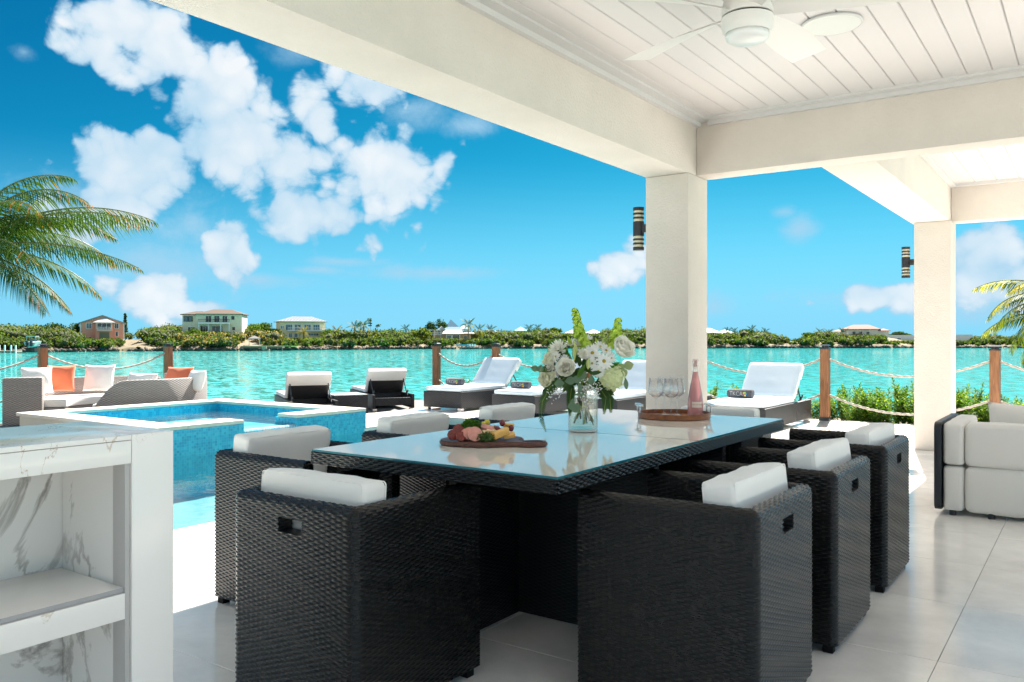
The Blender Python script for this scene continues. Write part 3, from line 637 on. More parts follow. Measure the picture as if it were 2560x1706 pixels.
MB().lathe([(0, 0), (.145, 0), (.148, -.006), (.145, -.012), (.139, -.013), (.139, -.010), (0, -.010)], 48).build('rim', trim_w, spk, smooth=True)
MB().lathe([(0, -.0105), (.138, -.0105), (.138, -.0125), (0, -.0125)], 48).build('grille', mat('grille', (.74, .76, .73), .8, bump=.3, bscale=900), spk)

# ------------------------------------------------------------------ marble counter at the left
X1, Y1, ZT = -1.876, 1.197, .92
ctr = empty('outdoor_counter', (X1-.21, .6, 0), 0, 'white marble serving counter with open grey veined shelves in the left foreground', 'counter')
def kb(name, m, x0, y0, z0, x1, y1, z1, bevel=.0015): return bx(name, m, ctr, x0-X1+.21, y0-.6, z0, x1-X1+.21, y1-.6, z1, bevel=bevel)
kb('end_panel', marble_b, X1-.42, Y1-.108, .0, X1, Y1, ZT)
kb('top_slab', marble_a, X1-.42, -1.2, ZT-.012, X1, Y1-.1095, ZT)
kb('fascia', marble_a, X1-.02, -1.2, ZT-.068, X1-.0005, Y1-.110, ZT-.0135)
kb('side_lining', mat('reveal', (.50, .485, .47), .4), X1-.06, Y1-.122, .05, X1-.006, Y1-.110, ZT-.069)
kb('inner_side', marble_c, X1-.31, Y1-.118, .05, X1-.061, Y1-.110, ZT-.0135)
kb('back_panel', marble_c, X1-.33, -1.2, .05, X1-.311, Y1-.110, ZT-.0135)
kb('shelf', marble_a, X1-.3105, -1.2, .548, X1-.012, Y1-.1225, .558)
kb('shelf_edge', mat('edge_grey', (.42, .41, .42), .5), X1-.016, -1.2, .5465, X1-.0105, Y1-.1225, .5575)
kb('shelf_fascia', marble_a, X1-.028, -1.2, .484, X1-.004, Y1-.123, .5455)
kb('base', marble_a, X1-.40, -1.2, .0, X1-.03, Y1-.110, .049)
kb('back_cladding', marble_a, X1-.42, -1.2, .0, X1-.401, Y1-.110, ZT-.013)

# ------------------------------------------------------------------ dining table
TX0, TX1, TY0, TY1, TZ = -2.40, -1.315, 2.10, 4.29, .735
tcx, tcy = (TX0+TX1)/2, (TY0+TY1)/2
tab = empty('dining_table', (tcx, tcy, 0), 0, 'long black rattan dining table with pale glass top set for drinks', 'table')
hw, hl = (TX1-TX0)/2, (TY1-TY0)/2
bx('frame', rattan_in, tab, -hw+.004, -hl+.004, TZ-.052, hw-.004, hl-.004, TZ-.011)
rim = []
Hh = .046
for (o, du, n_, Ln) in (((-hw, -hl, 0), (1, 0, 0), (0, -1, 0), 2*hw), ((hw, -hl, 0), (0, 1, 0), (1, 0, 0), 2*hl), ((hw, hl, 0), (-1, 0, 0), (0, 1, 0), 2*hw), ((-hw, hl, 0), (0, -1, 0), (-1, 0, 0), 2*hl)):
    rim.append(weave(Ln, Hh, flat((o[0], o[1], TZ-.055), du, (0, 0, 1), n_)))
weave_obj('woven_rim', rim, tab)
bx('underside', panel_w, tab, -hw+.01, -hl+.01, TZ-.056, hw-.01, hl-.01, TZ-.0525)
gs = 3.18-tcy
for a, b in ((-hl, gs-.002), (gs+.002, hl)):
    g = MB(); g.box(-hw+.001, a+.001, TZ-.008, hw-.001, b-.001, TZ-.0005)
    o = g.build('glass_panel', [table_glass, glass_edge], tab)
    for pz in o.data.polygons:
        if abs(pz.normal.z) < .5: pz.material_index = 1
# woven fins and end blocks carrying the top
def fin(x0, y0, x1, y1, name='support_fin'):
    b = tab; r = empty
    bx(name, panel_w, tab, x0-tcx, y0-tcy, .0, x1-tcx, y1-tcy, TZ-.057, bevel=.004)
fin(-2.36, 2.86, -1.36, 2.90); fin(-2.36, 3.56, -1.36, 3.60)
fin(-2.02, 2.45, -1.98, 2.858, 'spine'); fin(-2.02, 2.902, -1.98, 3.558, 'spine')
fin(-1.66, 3.80, -1.36, 4.10, 'end_block'); fin(-2.36, 3.80, -2.06, 4.10, 'end_block'); fin(-2.02, 3.602, -1.98, 4.10, 'spine')
fin(-2.36, 2.30, -2.30, 2.36, 'corner_leg')
# ------------------------------------------------------------------ dining chairs
CW, CD, CH, CT, CR = .555, .585, .66, .052, .024
def chair():
    r = empty('dining_chair')
    L1 = CD-CR; A = CR*pi/2; L2 = CW-2*CR; z0 = .03; Vo = CH-CT/2-z0; Vt = pi*CT/2; Vi = .27
    def plan(s):
        x = np.zeros_like(s); y = x.copy(); nx = x.copy(); ny = x.copy()
        k = s < L1; x[k] = -CW/2; y[k] = CD-s[k]; nx[k] = -1
        k = (s >= L1) & (s < L1+A); t = (s[k]-L1)/CR; nx[k] = -np.cos(t); ny[k] = -np.sin(t); x[k] = -CW/2+CR+CR*nx[k]; y[k] = CR+CR*ny[k]
        k = (s >= L1+A) & (s <= L1+A+L2); x[k] = -CW/2+CR+(s[k]-L1-A); y[k] = 0; ny[k] = -1
        k = (s > L1+A+L2) & (s <= L1+2*A+L2); t = (s[k]-L1-A-L2)/CR; nx[k] = np.sin(t); ny[k] = -np.cos(t); x[k] = CW/2-CR+CR*nx[k]; y[k] = CR+CR*ny[k]
        k = s > L1+2*A+L2; x[k] = CW/2; y[k] = CR+(s[k]-L1-2*A-L2); nx[k] = 1
        return x, y, nx, ny
    def fn(u, v):
        x, y, nx, ny = plan(u); rad = CT/2
        off = np.where(v < Vo, 0, np.where(v < Vo+Vt, -rad+rad*np.cos((v-Vo)/rad), -CT)); zz = np.where(v < Vo, z0+v, np.where(v < Vo+Vt, CH-rad+rad*np.sin((v-Vo)/rad), CH-rad-(v-Vo-Vt)))
        hn = np.where(v < Vo, 1, np.where(v < Vo+Vt, np.cos((v-Vo)/rad), -1)); zn = np.where((v >= Vo) & (v < Vo+Vt), np.sin((v-Vo)/rad), 0)
        return np.stack([x+nx*off, y+ny*off, zz], 1), np.stack([nx*hn, ny*hn, zn], 1)
    V = Vo+Vt+Vi; U = 2*L1+2*A+L2; hz0, hz1 = CH-.105, CH-.058; hc = U/2
    def hole(u, v):
        z = np.where(v < Vo, z0+v, np.where(v < Vo+Vt, 9, CH-CT/2-(v-Vo-Vt))); return (np.abs(u-hc) < .056) & (z > hz0) & (z < hz1)
    def endcap(sx):
        return weave(CT-.004, CH-z0-.008, flat((sx*(CW/2-CT/2)-(CT/2-.002), CD-.002, z0), (1, 0, 0), (0, 0, 1), (0, 1, 0)))
    La = L1-.02
    weave_obj('armrest', [weave(La, V, fn), endcap(-1)], r)
    weave_obj('backrest', [weave(U-2*La, V, fn, hole, u0=La)], r)
    weave_obj('armrest', [weave(La, V, fn, u0=U-La), endcap(1)], r)
    # solid core behind the strands, with the handle slot left open
    m = MB(); t0 = .006; t1 = CT-.006
    m.box(-CW/2+t0, .03, z0+.003, -CW/2+t1, CD-.004, CH-.012); m.box(CW/2-t1, .03, z0+.003, CW/2-t0, CD-.004, CH-.012)
    m.box(-CW/2+t1, t0, z0+.003, -.058, t1, CH-.012); m.box(.058, t0, z0+.003, CW/2-t1, t1, CH-.012)
    m.box(-.0575, t0, z0+.003, .0575, t1, hz0-.002); m.box(-.0575, t0, hz1+.002, .0575, t1, CH-.012)
    m.build('core', rattan_in, r)
    m = MB()
    m.box(-.0585, .001, hz0-.004, .0585, CT-.001, hz0+.002); m.box(-.0585, .001, hz1-.002, .0585, CT-.001, hz1+.004); m.box(-.0585, .001, hz0+.002, -.0545, CT-.001, hz1-.002); m.box(.0545, .001, hz0+.002, .0585, CT-.001, hz1-.002)
    m.build('handle_slot', panel_w, r)
    bx('seat', panel_w, r, -CW/2+CT, CT, .27, CW/2-CT, CD-.01, .34)
    bx('front_apron', panel_w, r, -CW/2+CT, CD-.04, .05, CW/2-CT, CD-.012, .268)
    for sx in (-1, 1):
        for yy in (.035, CD-.035): bx('foot', rattan_in, r, sx*(CW/2-.03)-.018, yy-.018, 0, sx*(CW/2-.03)+.018, yy+.018, .034)
    link('seat_cushion', cushion(CW-2*CT-.01, CD-.12, .07, .025, .2, seed=3), cloth_g, r, (0, CD/2+.04, .375))
    me = cushion(.468, .115, .43, .022, .02, n=22, seed=5, wr=.0016)
    bc_ = link('back_cushion', me, cloth, r, (0, CT+.062, .505), (R(-4), 0, 0)); pp = MB()
    for yy in (-.050, .050):
        loop = []
        for (cxx, czz, a0_) in ((.2165, .1975, 0), (-.2165, .1975, 90), (-.2165, -.1975, 180), (.2165, -.1975, 270)):
            for k in range(5): a = R(a0_+k*22.5); loop.append((cxx+.0125*math.cos(a), yy, czz+.0125*math.sin(a)))
        loop.append(loop[0]); pp.tube(loop, .0024, 5, cap=False)
    pp.build('piping', cloth, bc_, smooth='all')
    return r
ch0 = chair()
seat_list = [
 (-2.0, 1.665, 0, 'foreground black rattan chair at the near end of the table, handle slot showing'),
 (-.775, 2.575, 90, 'nearest black rattan chair on the right side of the table'),
 (-.765, 3.40, 90, 'middle black rattan chair on the right side of the table'),
 (-.765, 4.28, 90, 'farthest black rattan chair on the right side, nearest the white sofa'),
 (-3.14, 2.47, -90, 'nearest black rattan chair on the pool side of the table, with a long white cushion'),
 (-3.15, 3.36, -90, 'middle black rattan chair on the pool side, behind the left table edge'),
 (-3.14, 4.22, -90, 'farthest black rattan chair on the pool side, nearest the loungers'),
 (-1.87, 4.98, 180, 'black rattan chair at the far end of the table behind the drinks tray')]
for i, (x, y, a, lab) in enumerate(seat_list):
    o = ch0 if i == 0 else copy_tree(ch0)
    if i:
        for c in KIDS(o):
            if c.name.startswith('back_cushion'): c.data = cushion(.468, .115, .43, .022, .02, n=22, seed=40+i, wr=.0021, name='back_cushion'); c.data.materials.append(cloth)
    o.location = (x, y, 0); o.rotation_euler = (0, 0, R(a)); tag(o, lab, 'chair', 'black rattan chairs round the dining table')
    if i in (4, 5, 6):      # on the pool side the cushions stand a little taller
        for c in KIDS(o):
            if c.name.startswith('back_cushion'): c.location.z += .012; c.rotation_euler = (R(-6), 0, R(random.uniform(-2, 2)))
    elif i:
        for c in KIDS(o):
            if c.name.startswith('back_cushion'): c.location.z += random.uniform(-.004, .01); c.location.x += random.uniform(-.01, .01); c.rotation_euler = (R(-4+random.uniform(-4, 4)), R(random.uniform(-1.5, 1.5)), R(random.uniform(-3, 3)))

# ------------------------------------------------------------------ serving board and food
bc = Vector((-1.93, 2.60, TZ)); Rv = Vector((cy, sy, 0)); Fv = Vector((-sy, cy, 0))
def on(u, w, z=0): p = bc+Rv*u+Fv*w; return (p.x, p.y, TZ+z)
def smooth_poly(pts, n=6):
    out = []; k = len(pts)
    for i in range(k):
        p0, p1, p2, p3 = pts[i-1], pts[i], pts[(i+1) % k], pts[(i+2) % k]
        for j in range(n):
            t = j/n; out.append(tuple(.5*((2*p1[a])+(-p0[a]+p2[a])*t+(2*p0[a]-5*p1[a]+4*p2[a]-p3[a])*t*t+(-p0[a]+3*p1[a]-3*p2[a]+p3[a])*t**3) for a in (0, 1)))
    return out
board = empty('serving_board', (bc.x, bc.y, TZ), R(YAW), 'dark walnut serving board with a ring handle, laid with food on the glass table', 'serving board')
outline = smooth_poly([(-.205, 0), (-.185, .07), (-.12, .12), (-.03, .14), (.05, .135), (.10, .105), (.125, .055), (.108, .0), (.128, -.028), (.18, -.018), (.214, -.052), (.20, -.095), (.145, -.112), (.095, -.096), (.05, -.10), (-.04, -.118), (-.13, -.095), (-.185, -.055)], 5)
hole = [(.158+.036*math.cos(a), -.064+.024*math.sin(a)) for a in [2*pi*k/20 for k in range(20)]]
bm = bmesh.new()
ov = [bm.verts.new((x, y, 0)) for x, y in outline]; hv = [bm.verts.new((x, y, 0)) for x, y in hole]
oe = [bm.edges.new((ov[i], ov[(i+1) % len(ov)])) for i in range(len(ov))]; he = [bm.edges.new((hv[i], hv[(i+1) % 20])) for i in range(20)]
bmesh.ops.triangle_fill(bm, edges=oe+he, use_beauty=True)
ex = bmesh.ops.extrude_face_region(bm, geom=list(bm.faces)); bmesh.ops.translate(bm, vec=(0, 0, .02), verts=[g for g in ex['geom'] if isinstance(g, bmesh.types.BMVert)])
bmesh.ops.recalc_face_normals(bm, faces=bm.faces)
bmesh.ops.bevel(bm, geom=[e for e in bm.edges if len(e.link_faces) == 2 and e.calc_face_angle(0) > 1.], offset=.005, segments=3, affect='EDGES')
me = bpy.data.meshes.new('board'); bm.to_mesh(me); bm.free(); me.polygons.foreach_set('use_smooth', [True]*len(me.polygons)); me.set_sharp_from_angle(angle=R(35))
link('board', me, board_wood, board)
BT = .0205
def slab_disc(r, t, wob=.0, n=20, seed=0):
    rr = random.Random(seed); m = MB()
    pts = [((r*(1+wob*rr.uniform(-1, 1)))*math.cos(2*pi*i/n), r*(1+wob*rr.uniform(-1, 1))*math.sin(2*pi*i/n)) for i in range(n)]
    return m.prism(pts, -t/2, t/2)
salami_m = mat('dark_salami', (.20, .022, .012), .35, var=.5, vscale=90, bump=.4, bscale=150, coat=.2)
sausage_m = mat('pink_sausage', (.66, .28, .22), .4, var=.22, vscale=80, bump=.2, bscale=120); sausage_rim = mat('sausage_rind', (.42, .16, .12), .4)
cheese_m = mat('orange_cheese', (.85, .48, .13), .45, var=.08, vscale=20); cheese_p = mat('pale_cheese', (.85, .62, .34), .45, var=.06)
ham_m = mat('ham', (.70, .30, .26), .45, var=.2, vscale=30)
grape_r = mat('red_grape', (.16, .012, .025), .22, spec=.6); grape_g = mat('green_grape', (.62, .50, .05), .22, spec=.6)
nut_m = mat('walnut_kernel', (.42, .20, .09), .6, var=.5, vscale=120, bump=1, bscale=200); cracker = mat('toast', (.72, .36, .10), .7, var=.25, vscale=60)
for i, (u, w, z, rx, ry, lab) in enumerate([(-.130, -.025, .045, 62, -20, 'topmost dark salami slice beside the parsley'), (-.150, -.055, .026, 66, 25, 'dark salami slice at the left tip of the food'), (-.118, -.070, .022, 55, -10, 'dark salami slice lying in front of the other two')]):
    o = slab_disc(.021, .008, .03, seed=i).build('salami_slice', salami_m, None, bevel=.002, smooth=True, loc=on(u, w, BT+z-.004), rot=(R(rx), R(ry), R(YAW+10*i)))
    tag(o, lab+' on the board', 'salami slice', 'dark salami slices')
for i, (u, w, z, rx, ry, r, lab) in enumerate([(-.064, -.075, .028, 68, 12, .029, 'largest pink sausage slice, facing us'), (-.083, -.060, .028, 66, 2, .026, 'pink sausage slice just behind the largest one'), (-.098, -.050, .024, 62, -12, .023, 'pink sausage slice at the left of its row')]):
    o = slab_disc(r, .009, .02, 24, seed=i+5).build('sausage_slice', [sausage_m, sausage_rim], None, bevel=.0015, smooth=True, loc=on(u, w, BT+z), rot=(R(rx), R(ry), R(YAW+6)))
    for p_ in o.data.polygons:
        if abs(p_.normal.z) < .4: p_.material_index = 1
    tag(o, lab+' on the board', 'sausage slice', 'pink sausage slices')
def wedge(L_, w, h, m, u, w_, z, rz, rx, ry, lab, name='cheese_slice', cat='cheese'):
    o = MB().box(-L_/2, -w/2, -h/2, L_/2, w/2, h/2).build(name, m, None, bevel=.0025, smooth=True, loc=on(u, w_, BT+z), rot=(R(rx), R(ry), R(YAW+rz)))
    return tag(o, lab, cat, 'cheese pieces on the board')
wedge(.072, .020, .026, cheese_m, .035, -.060, .030, 40, 10, -14, 'long orange cheese stick propped at the front of the board')
wedge(.045, .030, .014, cheese_m, .068, -.030, .018, 5, 15, -10, 'square orange cheese slice at the right end of the food')
wedge(.046, .022, .014, cheese_p, -.002, -.045, .014, -8, 12, 0, 'pale cheese slice low at the front left of the cheese stick')
wedge(.046, .022, .013, cheese_p, .002, -.025, .034, 0, 20, 4, 'pale cheese slice stacked in the middle of the cheeses')
wedge(.050, .024, .013, ham_m, -.018, -.012, .046, -14, 25, 8, 'pinkish cheese slice at the back of the stack')
wedge(.030, .030, .012, cheese_p, -.028, -.045, .024, 20, 65, 10, 'small white cheese triangle beside the green leaves')
wedge(.042, .022, .014, cheese_m, .065, .04, .050, -12, 12, 6, 'orange cheese slice behind the red grape')
def ball(name, r, m, p, sx=1, lab='', cat='grape', grp=None, rot=(0, 0, 0)):
    mb = MB(); mb.lathe([(0.0001, -r*sx)]+[(r*math.sin(pi*k/10), -r*sx*math.cos(pi*k/10)) for k in range(1, 10)]+[(.0001, r*sx)], 14)
    o = mb.build(name, m, None, smooth='all', loc=p, rot=rot); return tag(o, lab, cat, grp)
ball('grape', .0115, grape_r, on(.040, .01, BT+.062), 1.2, 'red grape standing on top of the walnuts', grp='red grapes on the board')
ball('grape', .0115, grape_r, on(.075, -.005, BT+.043), 1.15, 'red grape resting above the right orange cheese', grp='red grapes on the board')
ball('grape', .0105, grape_r, on(.022, -.022, BT+.042), 1.1, 'red grape half hidden among the walnuts', grp='red grapes on the board')
for u, w, z, lab in [(-.035, .03, .056, 'yellow green grape at the back left of the walnuts'), (-.020, .04, .064, 'topmost yellow green grape'), (-.046, .01, .044, 'yellow green grape above the pink cheese slice'), (-.060, -.005, .040, 'yellow green grape next to the parsley')]:
    ball('grape', .0125, grape_g, on(u, w, BT+z-.004), 1.15, lab+' on the board', grp='green grapes on the board', rot=(.5, .3, 0))
for u, w, r, m_, lab in [(-.102, .03, .03, cracker, 'round orange toast behind the parsley'), (-.045, .045, .028, ham_m, 'rolled pink ham behind the green grapes'), (-.075, .035, .026, ham_m, 'rolled pink ham behind the parsley')]:
    ball('toast' if m_ is cracker else 'ham_roll', r, m_, on(u, w, BT+r*.8), .8, lab, 'toast' if m_ is cracker else 'ham', None)
# walnuts: a heap nobody could count
vs = []; fs = []
hb = MB()
for k in range(70):
    a = random.uniform(0, 2*pi); q = math.sqrt(random.random()); c = Vector((.015+.042*q*math.cos(a), .0+.032*q*math.sin(a), BT+.008+.042*(1-q)+random.uniform(0, .006)))
    r = random.uniform(.005, .009); pts = [Vector((random.gauss(0, 1), random.gauss(0, 1), random.gauss(0, 1))).normalized()*r*random.uniform(.7, 1.2) for _ in range(9)]
    bmh = bmesh.new(); [bmh.verts.new(c+p_) for p_ in pts]; rs = bmesh.ops.convex_hull(bmh, input=bmh.verts); bmh.verts.index_update()
    hb.add([v.co.copy() for v in bmh.verts], [tuple(v.index for v in f.verts) for f in bmh.faces]); bmh.free()
o = hb.build('walnuts', nut_m, None, loc=(bc.x, bc.y, TZ), rot=(0, 0, R(YAW))); tag(o, 'heap of crumbled brown walnuts in the middle of the board', 'walnuts', None, 'stuff')
def leaf_cloud(cs, rad, n, size, seed=1, out=.6, aspect=1.6, droop=0.):
    """many small leaf faces spread over blobs; returns verts, faces"""
    g = np.random.default_rng(seed); cs = np.asarray(cs, float).reshape(-1, 3); rad = np.asarray(rad, float).reshape(-1, 3); k = len(cs)
    idx = np.repeat(np.arange(k), n); d = g.normal(size=(k*n, 3)); d /= np.linalg.norm(d, axis=1)[:, None]
    rr = g.uniform(.45, 1.05, (k*n, 1)); P = cs[idx]+d*rr*rad[idx]
    nrm = d*out+g.normal(size=d.shape)*.6; nrm /= np.linalg.norm(nrm, axis=1)[:, None]
    t = np.cross(nrm, g.normal(size=d.shape)); t /= np.linalg.norm(t, axis=1)[:, None]; b = np.cross(nrm, t)
    s = size*g.uniform(.6, 1.3, (k*n, 1))
    V = np.stack([P-t*s*aspect/2, P+b*s/2+nrm*s*.12, P+t*s*aspect/2, P-b*s/2+nrm*s*.12], 1).reshape(-1, 3)
    F = np.arange(len(V)).reshape(-1, 4); return V, F
v, f = leaf_cloud([(-.085, -.01, BT+.045), (-.105, .005, BT+.038), (-.065, -.005, BT+.05), (-.09, -.02, BT+.06)], [(.028, .024, .022)]*4, 260, .008, 4)
o = link('parsley', mesh_np('parsley', v, f), leafm('parsley_leaf', (.06, .17, .015)), None, (bc.x, bc.y, TZ), (0, 0, R(YAW))); tag(o, 'curly green parsley bunch at the back left of the board', 'parsley')
v, f = leaf_cloud([(-.035, -.065, BT+.016), (-.02, -.075, BT+.012), (-.05, -.045, BT+.02), (-.01, -.07, BT+.014)], [(.026, .018, .012)]*4, 60, .014, 5, aspect=2.6)
o = link('rocket_leaves', mesh_np('rocket_leaves', v, f), leafm('rocket_leaf', (.10, .17, .05)), None, (bc.x, bc.y, TZ), (0, 0, R(YAW))); tag(o, 'loose green salad leaves between the sausage and the cheese', 'salad leaves')

# ------------------------------------------------------------------ tray, glasses, bottle
tc_ = Vector((-1.80, 4.02, TZ))
tray = empty('drinks_tray', tc_, R(YAW), 'round brown wooden tray with two steel handles near the far end of the table', 'tray')
MB().lathe([(0, .001), (.183, .001), (.187, .004), (.187, .030), (.180, .030), (.178, .008), (0, .008)], 56).build('tray_body', tray_wood, tray, smooth=True)
for s_ in (-1, 1):
    h = MB(); h.tube([(s_*.183, -.045, .028), (s_*.183, -.045, .062)], .005, 10); h.tube([(s_*.183, .045, .028), (s_*.183, .045, .062)], .005, 10)
    h.box(s_*.183-.014, -.062, .062, s_*.183+.014, .062, .073); h.build('handle', steel, tray, bevel=.001, smooth=True)
def tp(u, w): p = tc_+Rv*u+Fv*w; return (p.x, p.y, TZ+.0085)
gl = None
for u, w, lab in [(-.098, -.02, 'leftmost empty stemmed wine glass on the tray'), (-.040, .06, 'empty wine glass standing furthest back on the tray'), (-.026, -.055, 'empty wine glass nearest us, in the middle of the tray'), (.022, .03, 'empty wine glass standing next to the pink bottle')]:
    if gl is None:
        r = empty('wine_glass'); gl = r
        MB().lathe([(0, .0), (.036, .0), (.037, .0015), (.02, .004), (.006, .009), (.0038, .02), (.0036, .085), (.006, .098), (.02, .104), (.036, .116), (.041, .130), (.040, .15), (.034, .205), (.0332, .205), (.0388, .15), (.0395, .131), (.0345, .118), (.018, .106), (0, .103)], 36).build('glass_body', clear_glass, r, smooth='all')
        MB().lathe([(.0335, .2045), (.0343, .2045), (.0343, .2058), (.0335, .2058)], 36, close=True).build('glass_rim', mat('rim_glint', (.75, .78, .8), .1, coat=1), r, smooth=True)
        o = r
    else: o = copy_tree(gl)
    o.location = tp(u, w); o.scale = (.98, .98, .98); tag(o, lab, 'wine glass', 'wine glasses on the tray')
bt = empty('wine_bottle', tp(.112, .0), R(YAW), 'tall pink rose wine bottle with a small pale label on the round tray', 'wine bottle')
bt.scale = (1, 1, .985)
MB().lathe([(0, .001), (.036, .001), (.040, .006), (.0405, .05), (.0395, .08), (.034, .12), (.026, .165), (.0185, .20), (.0135, .235), (0, .235)], 40).build('wine', rose_glass, bt, smooth='all')
MB().lathe([(.0138, .234), (.0138, .285), (.0155, .287), (.0155, .293), (.0115, .293), (.0115, .236)], 28).build('bottle_neck', clear_glass, bt, smooth='all')
MB().lathe([(0, .262), (.0113, .262), (.0113, .2935), (.0145, .2935), (.0145, .302), (0, .302)], 24).build('stopper', mat('stopper', (.78, .50, .47), .3, coat=.5), bt, smooth=True)
lb = MB(); n = 12
for i in range(n+1):
    a = R(-90-38+76*i/n); 
    for z in (.048, .078): lb.v.append((.0412*math.cos(a), .0412*math.sin(a), z))
for i in range(n): lb.f.append((2*i, 2*i+2, 2*i+3, 2*i+1)); lb.m.append(0)
lb.build('label', mat('label_paper', (.88, .70, .60), .6), bt)
tm = text_mesh('CÔTE DES ROSES', .0075, .0001); o = link('lettering', tm, mat('label_ink', (.35, .14, .12), .6), bt, (0, -.0418, .063), (R(90), 0, 0))
for v_ in tm.vertices: a = v_.co.x/.0416; z_ = v_.co.z; v_.co = Vector((.0416*math.sin(a), v_.co.y, .0418-.0416*math.cos(a)-.0)) if False else Vector((.0416*math.sin(a), v_.co.y, -(.0418-.0416*math.cos(a))+z_))
rs_ = MB()
for k in range(60):
    a = random.uniform(0, 2*pi); z = random.uniform(.003, .016); rs_.box(.0405*math.cos(a)-.0015, .0405*math.sin(a)-.0015, z, .0405*math.cos(a)+.0015, .0405*math.sin(a)+.0015, z+.002)
rs_.build('cut_glass_base', mat('cut_glass', (.88, .70, .68), .15, coat=1), bt)

# ------------------------------------------------------------------ vase and bouquet
vc = Vector((-1.87, 3.20, TZ))
vase = empty('glass_vase', vc, R(YAW), 'clear cylinder glass vase half full of water with flower stems on the table', 'vase')
MB().lathe([(0, .001), (.064, .001), (.066, .004), (.066, .205), (.0635, .205), (.0635, .016), (0, .014)], 48).build('glass_wall', vase_glass, vase, smooth=True)
MB().lathe([(.0615, .204), (.0665, .204), (.0668, .2065), (.0615, .2065)], 48, close=True).build('glass_rim', mat('vase_rim', (.7, .78, .74), .1, coat=1), vase, smooth=True)
MB().lathe([(0, .0145), (.0632, .0165), (.0632, .15), (0, .15)], 40).build('vase_water', vase_water, vase, smooth=True)
MB().lathe([(0, .002), (.063, .002), (.063, .012), (0, .012)], 40).build('glass_base', mat('vase_foot', (.70, .74, .72), .08, coat=1), vase, smooth=True)
bq = empty('bouquet', vc, R(YAW), 'large bouquet of white roses, daisies and hydrangea with green foliage in the glass vase', 'flowers')
K = 3.72/FPX
def fp(px, py, w=0.): return Vector(((px-1468)*K, w, (1078-py)*K))
def petalm(n_, c_):
    m = leafm(n_, c_, .6, .5); [setattr(x.inputs[3], 'default_value', .94) or setattr(x.inputs[4], 'default_value', 1.04) for x in m.node_tree.nodes if x.type == 'MAP_RANGE']; [setattr(x.inputs[0], 'default_value', (*c_, 1)) for x in m.node_tree.nodes if x.type == 'BSDF_TRANSLUCENT']; return m
petal_w = petalm('white_petal', (.90, .89, .82)); petal_c = petalm('cream_petal', (.88, .87, .72)); petal_d = petalm('daisy_petal', (.92, .92, .91)); hyd_m = petalm('hydrangea_petal', (.80, .84, .56))
yel = mat('daisy_centre', (.55, .42, .03), .8, bump=1, bscale=800); euc = leafm('eucalyptus', (.13, .21, .13), .55, .15); euc2 = leafm('eucalyptus_pale', (.30, .36, .18), .55, .2)
stem_g = leafm('flower_stem', (.22, .30, .05), .4, .1); bellm = leafm('bell_green', (.58, .76, .14), .5, .3); brown_t = mat('twig', (.12, .07, .03), .8)
def face_dir(d):      # rotation taking +Z to d
    return Vector(d).normalized().to_track_quat('Z', 'Y')
def petal_mesh(L_, w, cup, curl, n=5, m=4):
    vs = []; fs = []
    for i in range(n+1):
        t = i/n; ww = w*math.sin(min(pi*.97, .25+t*2.7))*.5
        for j in range(m+1):
            s_ = -1+2*j/m; x = s_*ww; y = t*L_*math.cos(curl*t); z = L_*math.sin(curl*t)*t+cup*(s_*s_)*ww
            vs.append(Vector((x, y, z)))
    for i in range(n):
        for j in range(m): a = i*(m+1)+j; fs.append((a, a+1, a+m+2, a+m+1))
    return vs, fs
def flower(name, p, d, rings, m, spin=0.):
    mb = MB(); q = face_dir(d)
    for (cnt, L_, w, tilt, lift, cup, curl) in rings:
        vs, fs = petal_mesh(L_, w, cup, curl)
        for k in range(cnt):
            a = 2*pi*k/cnt+spin+lift*60+random.uniform(-.12, .12); M_ = Matrix.Rotation(a, 4, 'Z') @ Matrix.Rotation(tilt+random.uniform(-.08, .08), 4, 'X')
            mb.add([q @ ((M_ @ v_)+Vector((0, 0, lift))) for v_ in vs], fs)
    o = mb.build(name, m, bq, smooth='all', loc=p); return o
def rose(px, py, r, w, d, m=petal_w):
    k = 1.38*r*K/.05
    rg = [(5, .055*k, .055*k, .35, 0, .5, .5), (5, .050*k, .052*k, .75, .004*k, .6, .3), (5, .042*k, .045*k, 1.0, .010*k, .7, .2), (5, .034*k, .036*k, 1.2, .014*k, .8, .1), (4, .026*k, .026*k, 1.38, .020*k, .9, 0), (3, .02*k, .018*k, 1.5, .026*k, 1., 0)]
    return flower('rose', fp(px, py, w), d, rg, m, random.uniform(0, 3))
rose(1424, 922, 24, -.13, (-.25, -1, .25), petal_w); rose(1551, 884, 30, -.06, (.45, -.75, .6), petal_w); rose(1394, 906, 19, -.05, (-.7, -.6, .5), petal_c); rose(1385, 946, 20, -.07, (-.7, -.8, .0), petal_c)
def mum(px, py, r, w, d):
    k = 1.2*r*K; return flower('chrysanthemum', fp(px, py, w), d, [(22, k*1.0, k*.2, .15, 0, .3, .35), (20, k*.9, k*.19, .45, .004, .3, .4), (16, k*.75, k*.17, .75, .008, .3, .4), (12, k*.55, k*.15, 1.05, .012, .3, .3), (8, k*.35, k*.12, 1.3, .016, .3, .2)], petal_w)
mum(1408, 877, 24, -.05, (-.45, -.8, .5)); mum(1455, 868, 18, -.02, (.1, -.6, .8))
def daisy(px, py, r, w, d):
    k = 1.28*r*K; o = flower('daisy', fp(px, py, w), d, [(13, k, k*.27, .12, .0, .15, .15), (11, k*.92, k*.25, .28, .003, .15, .1)], petal_d)
    q = face_dir(d); c = MB(); c.lathe([(0.0001, .004+k*.12), (k*.16, .003+k*.1), (k*.24, .002), (k*.2, -.002)], 12); oo = c.build('daisy_centre', yel, o, smooth='all'); oo.rotation_mode = 'QUATERNION'; oo.rotation_quaternion = q
    return o
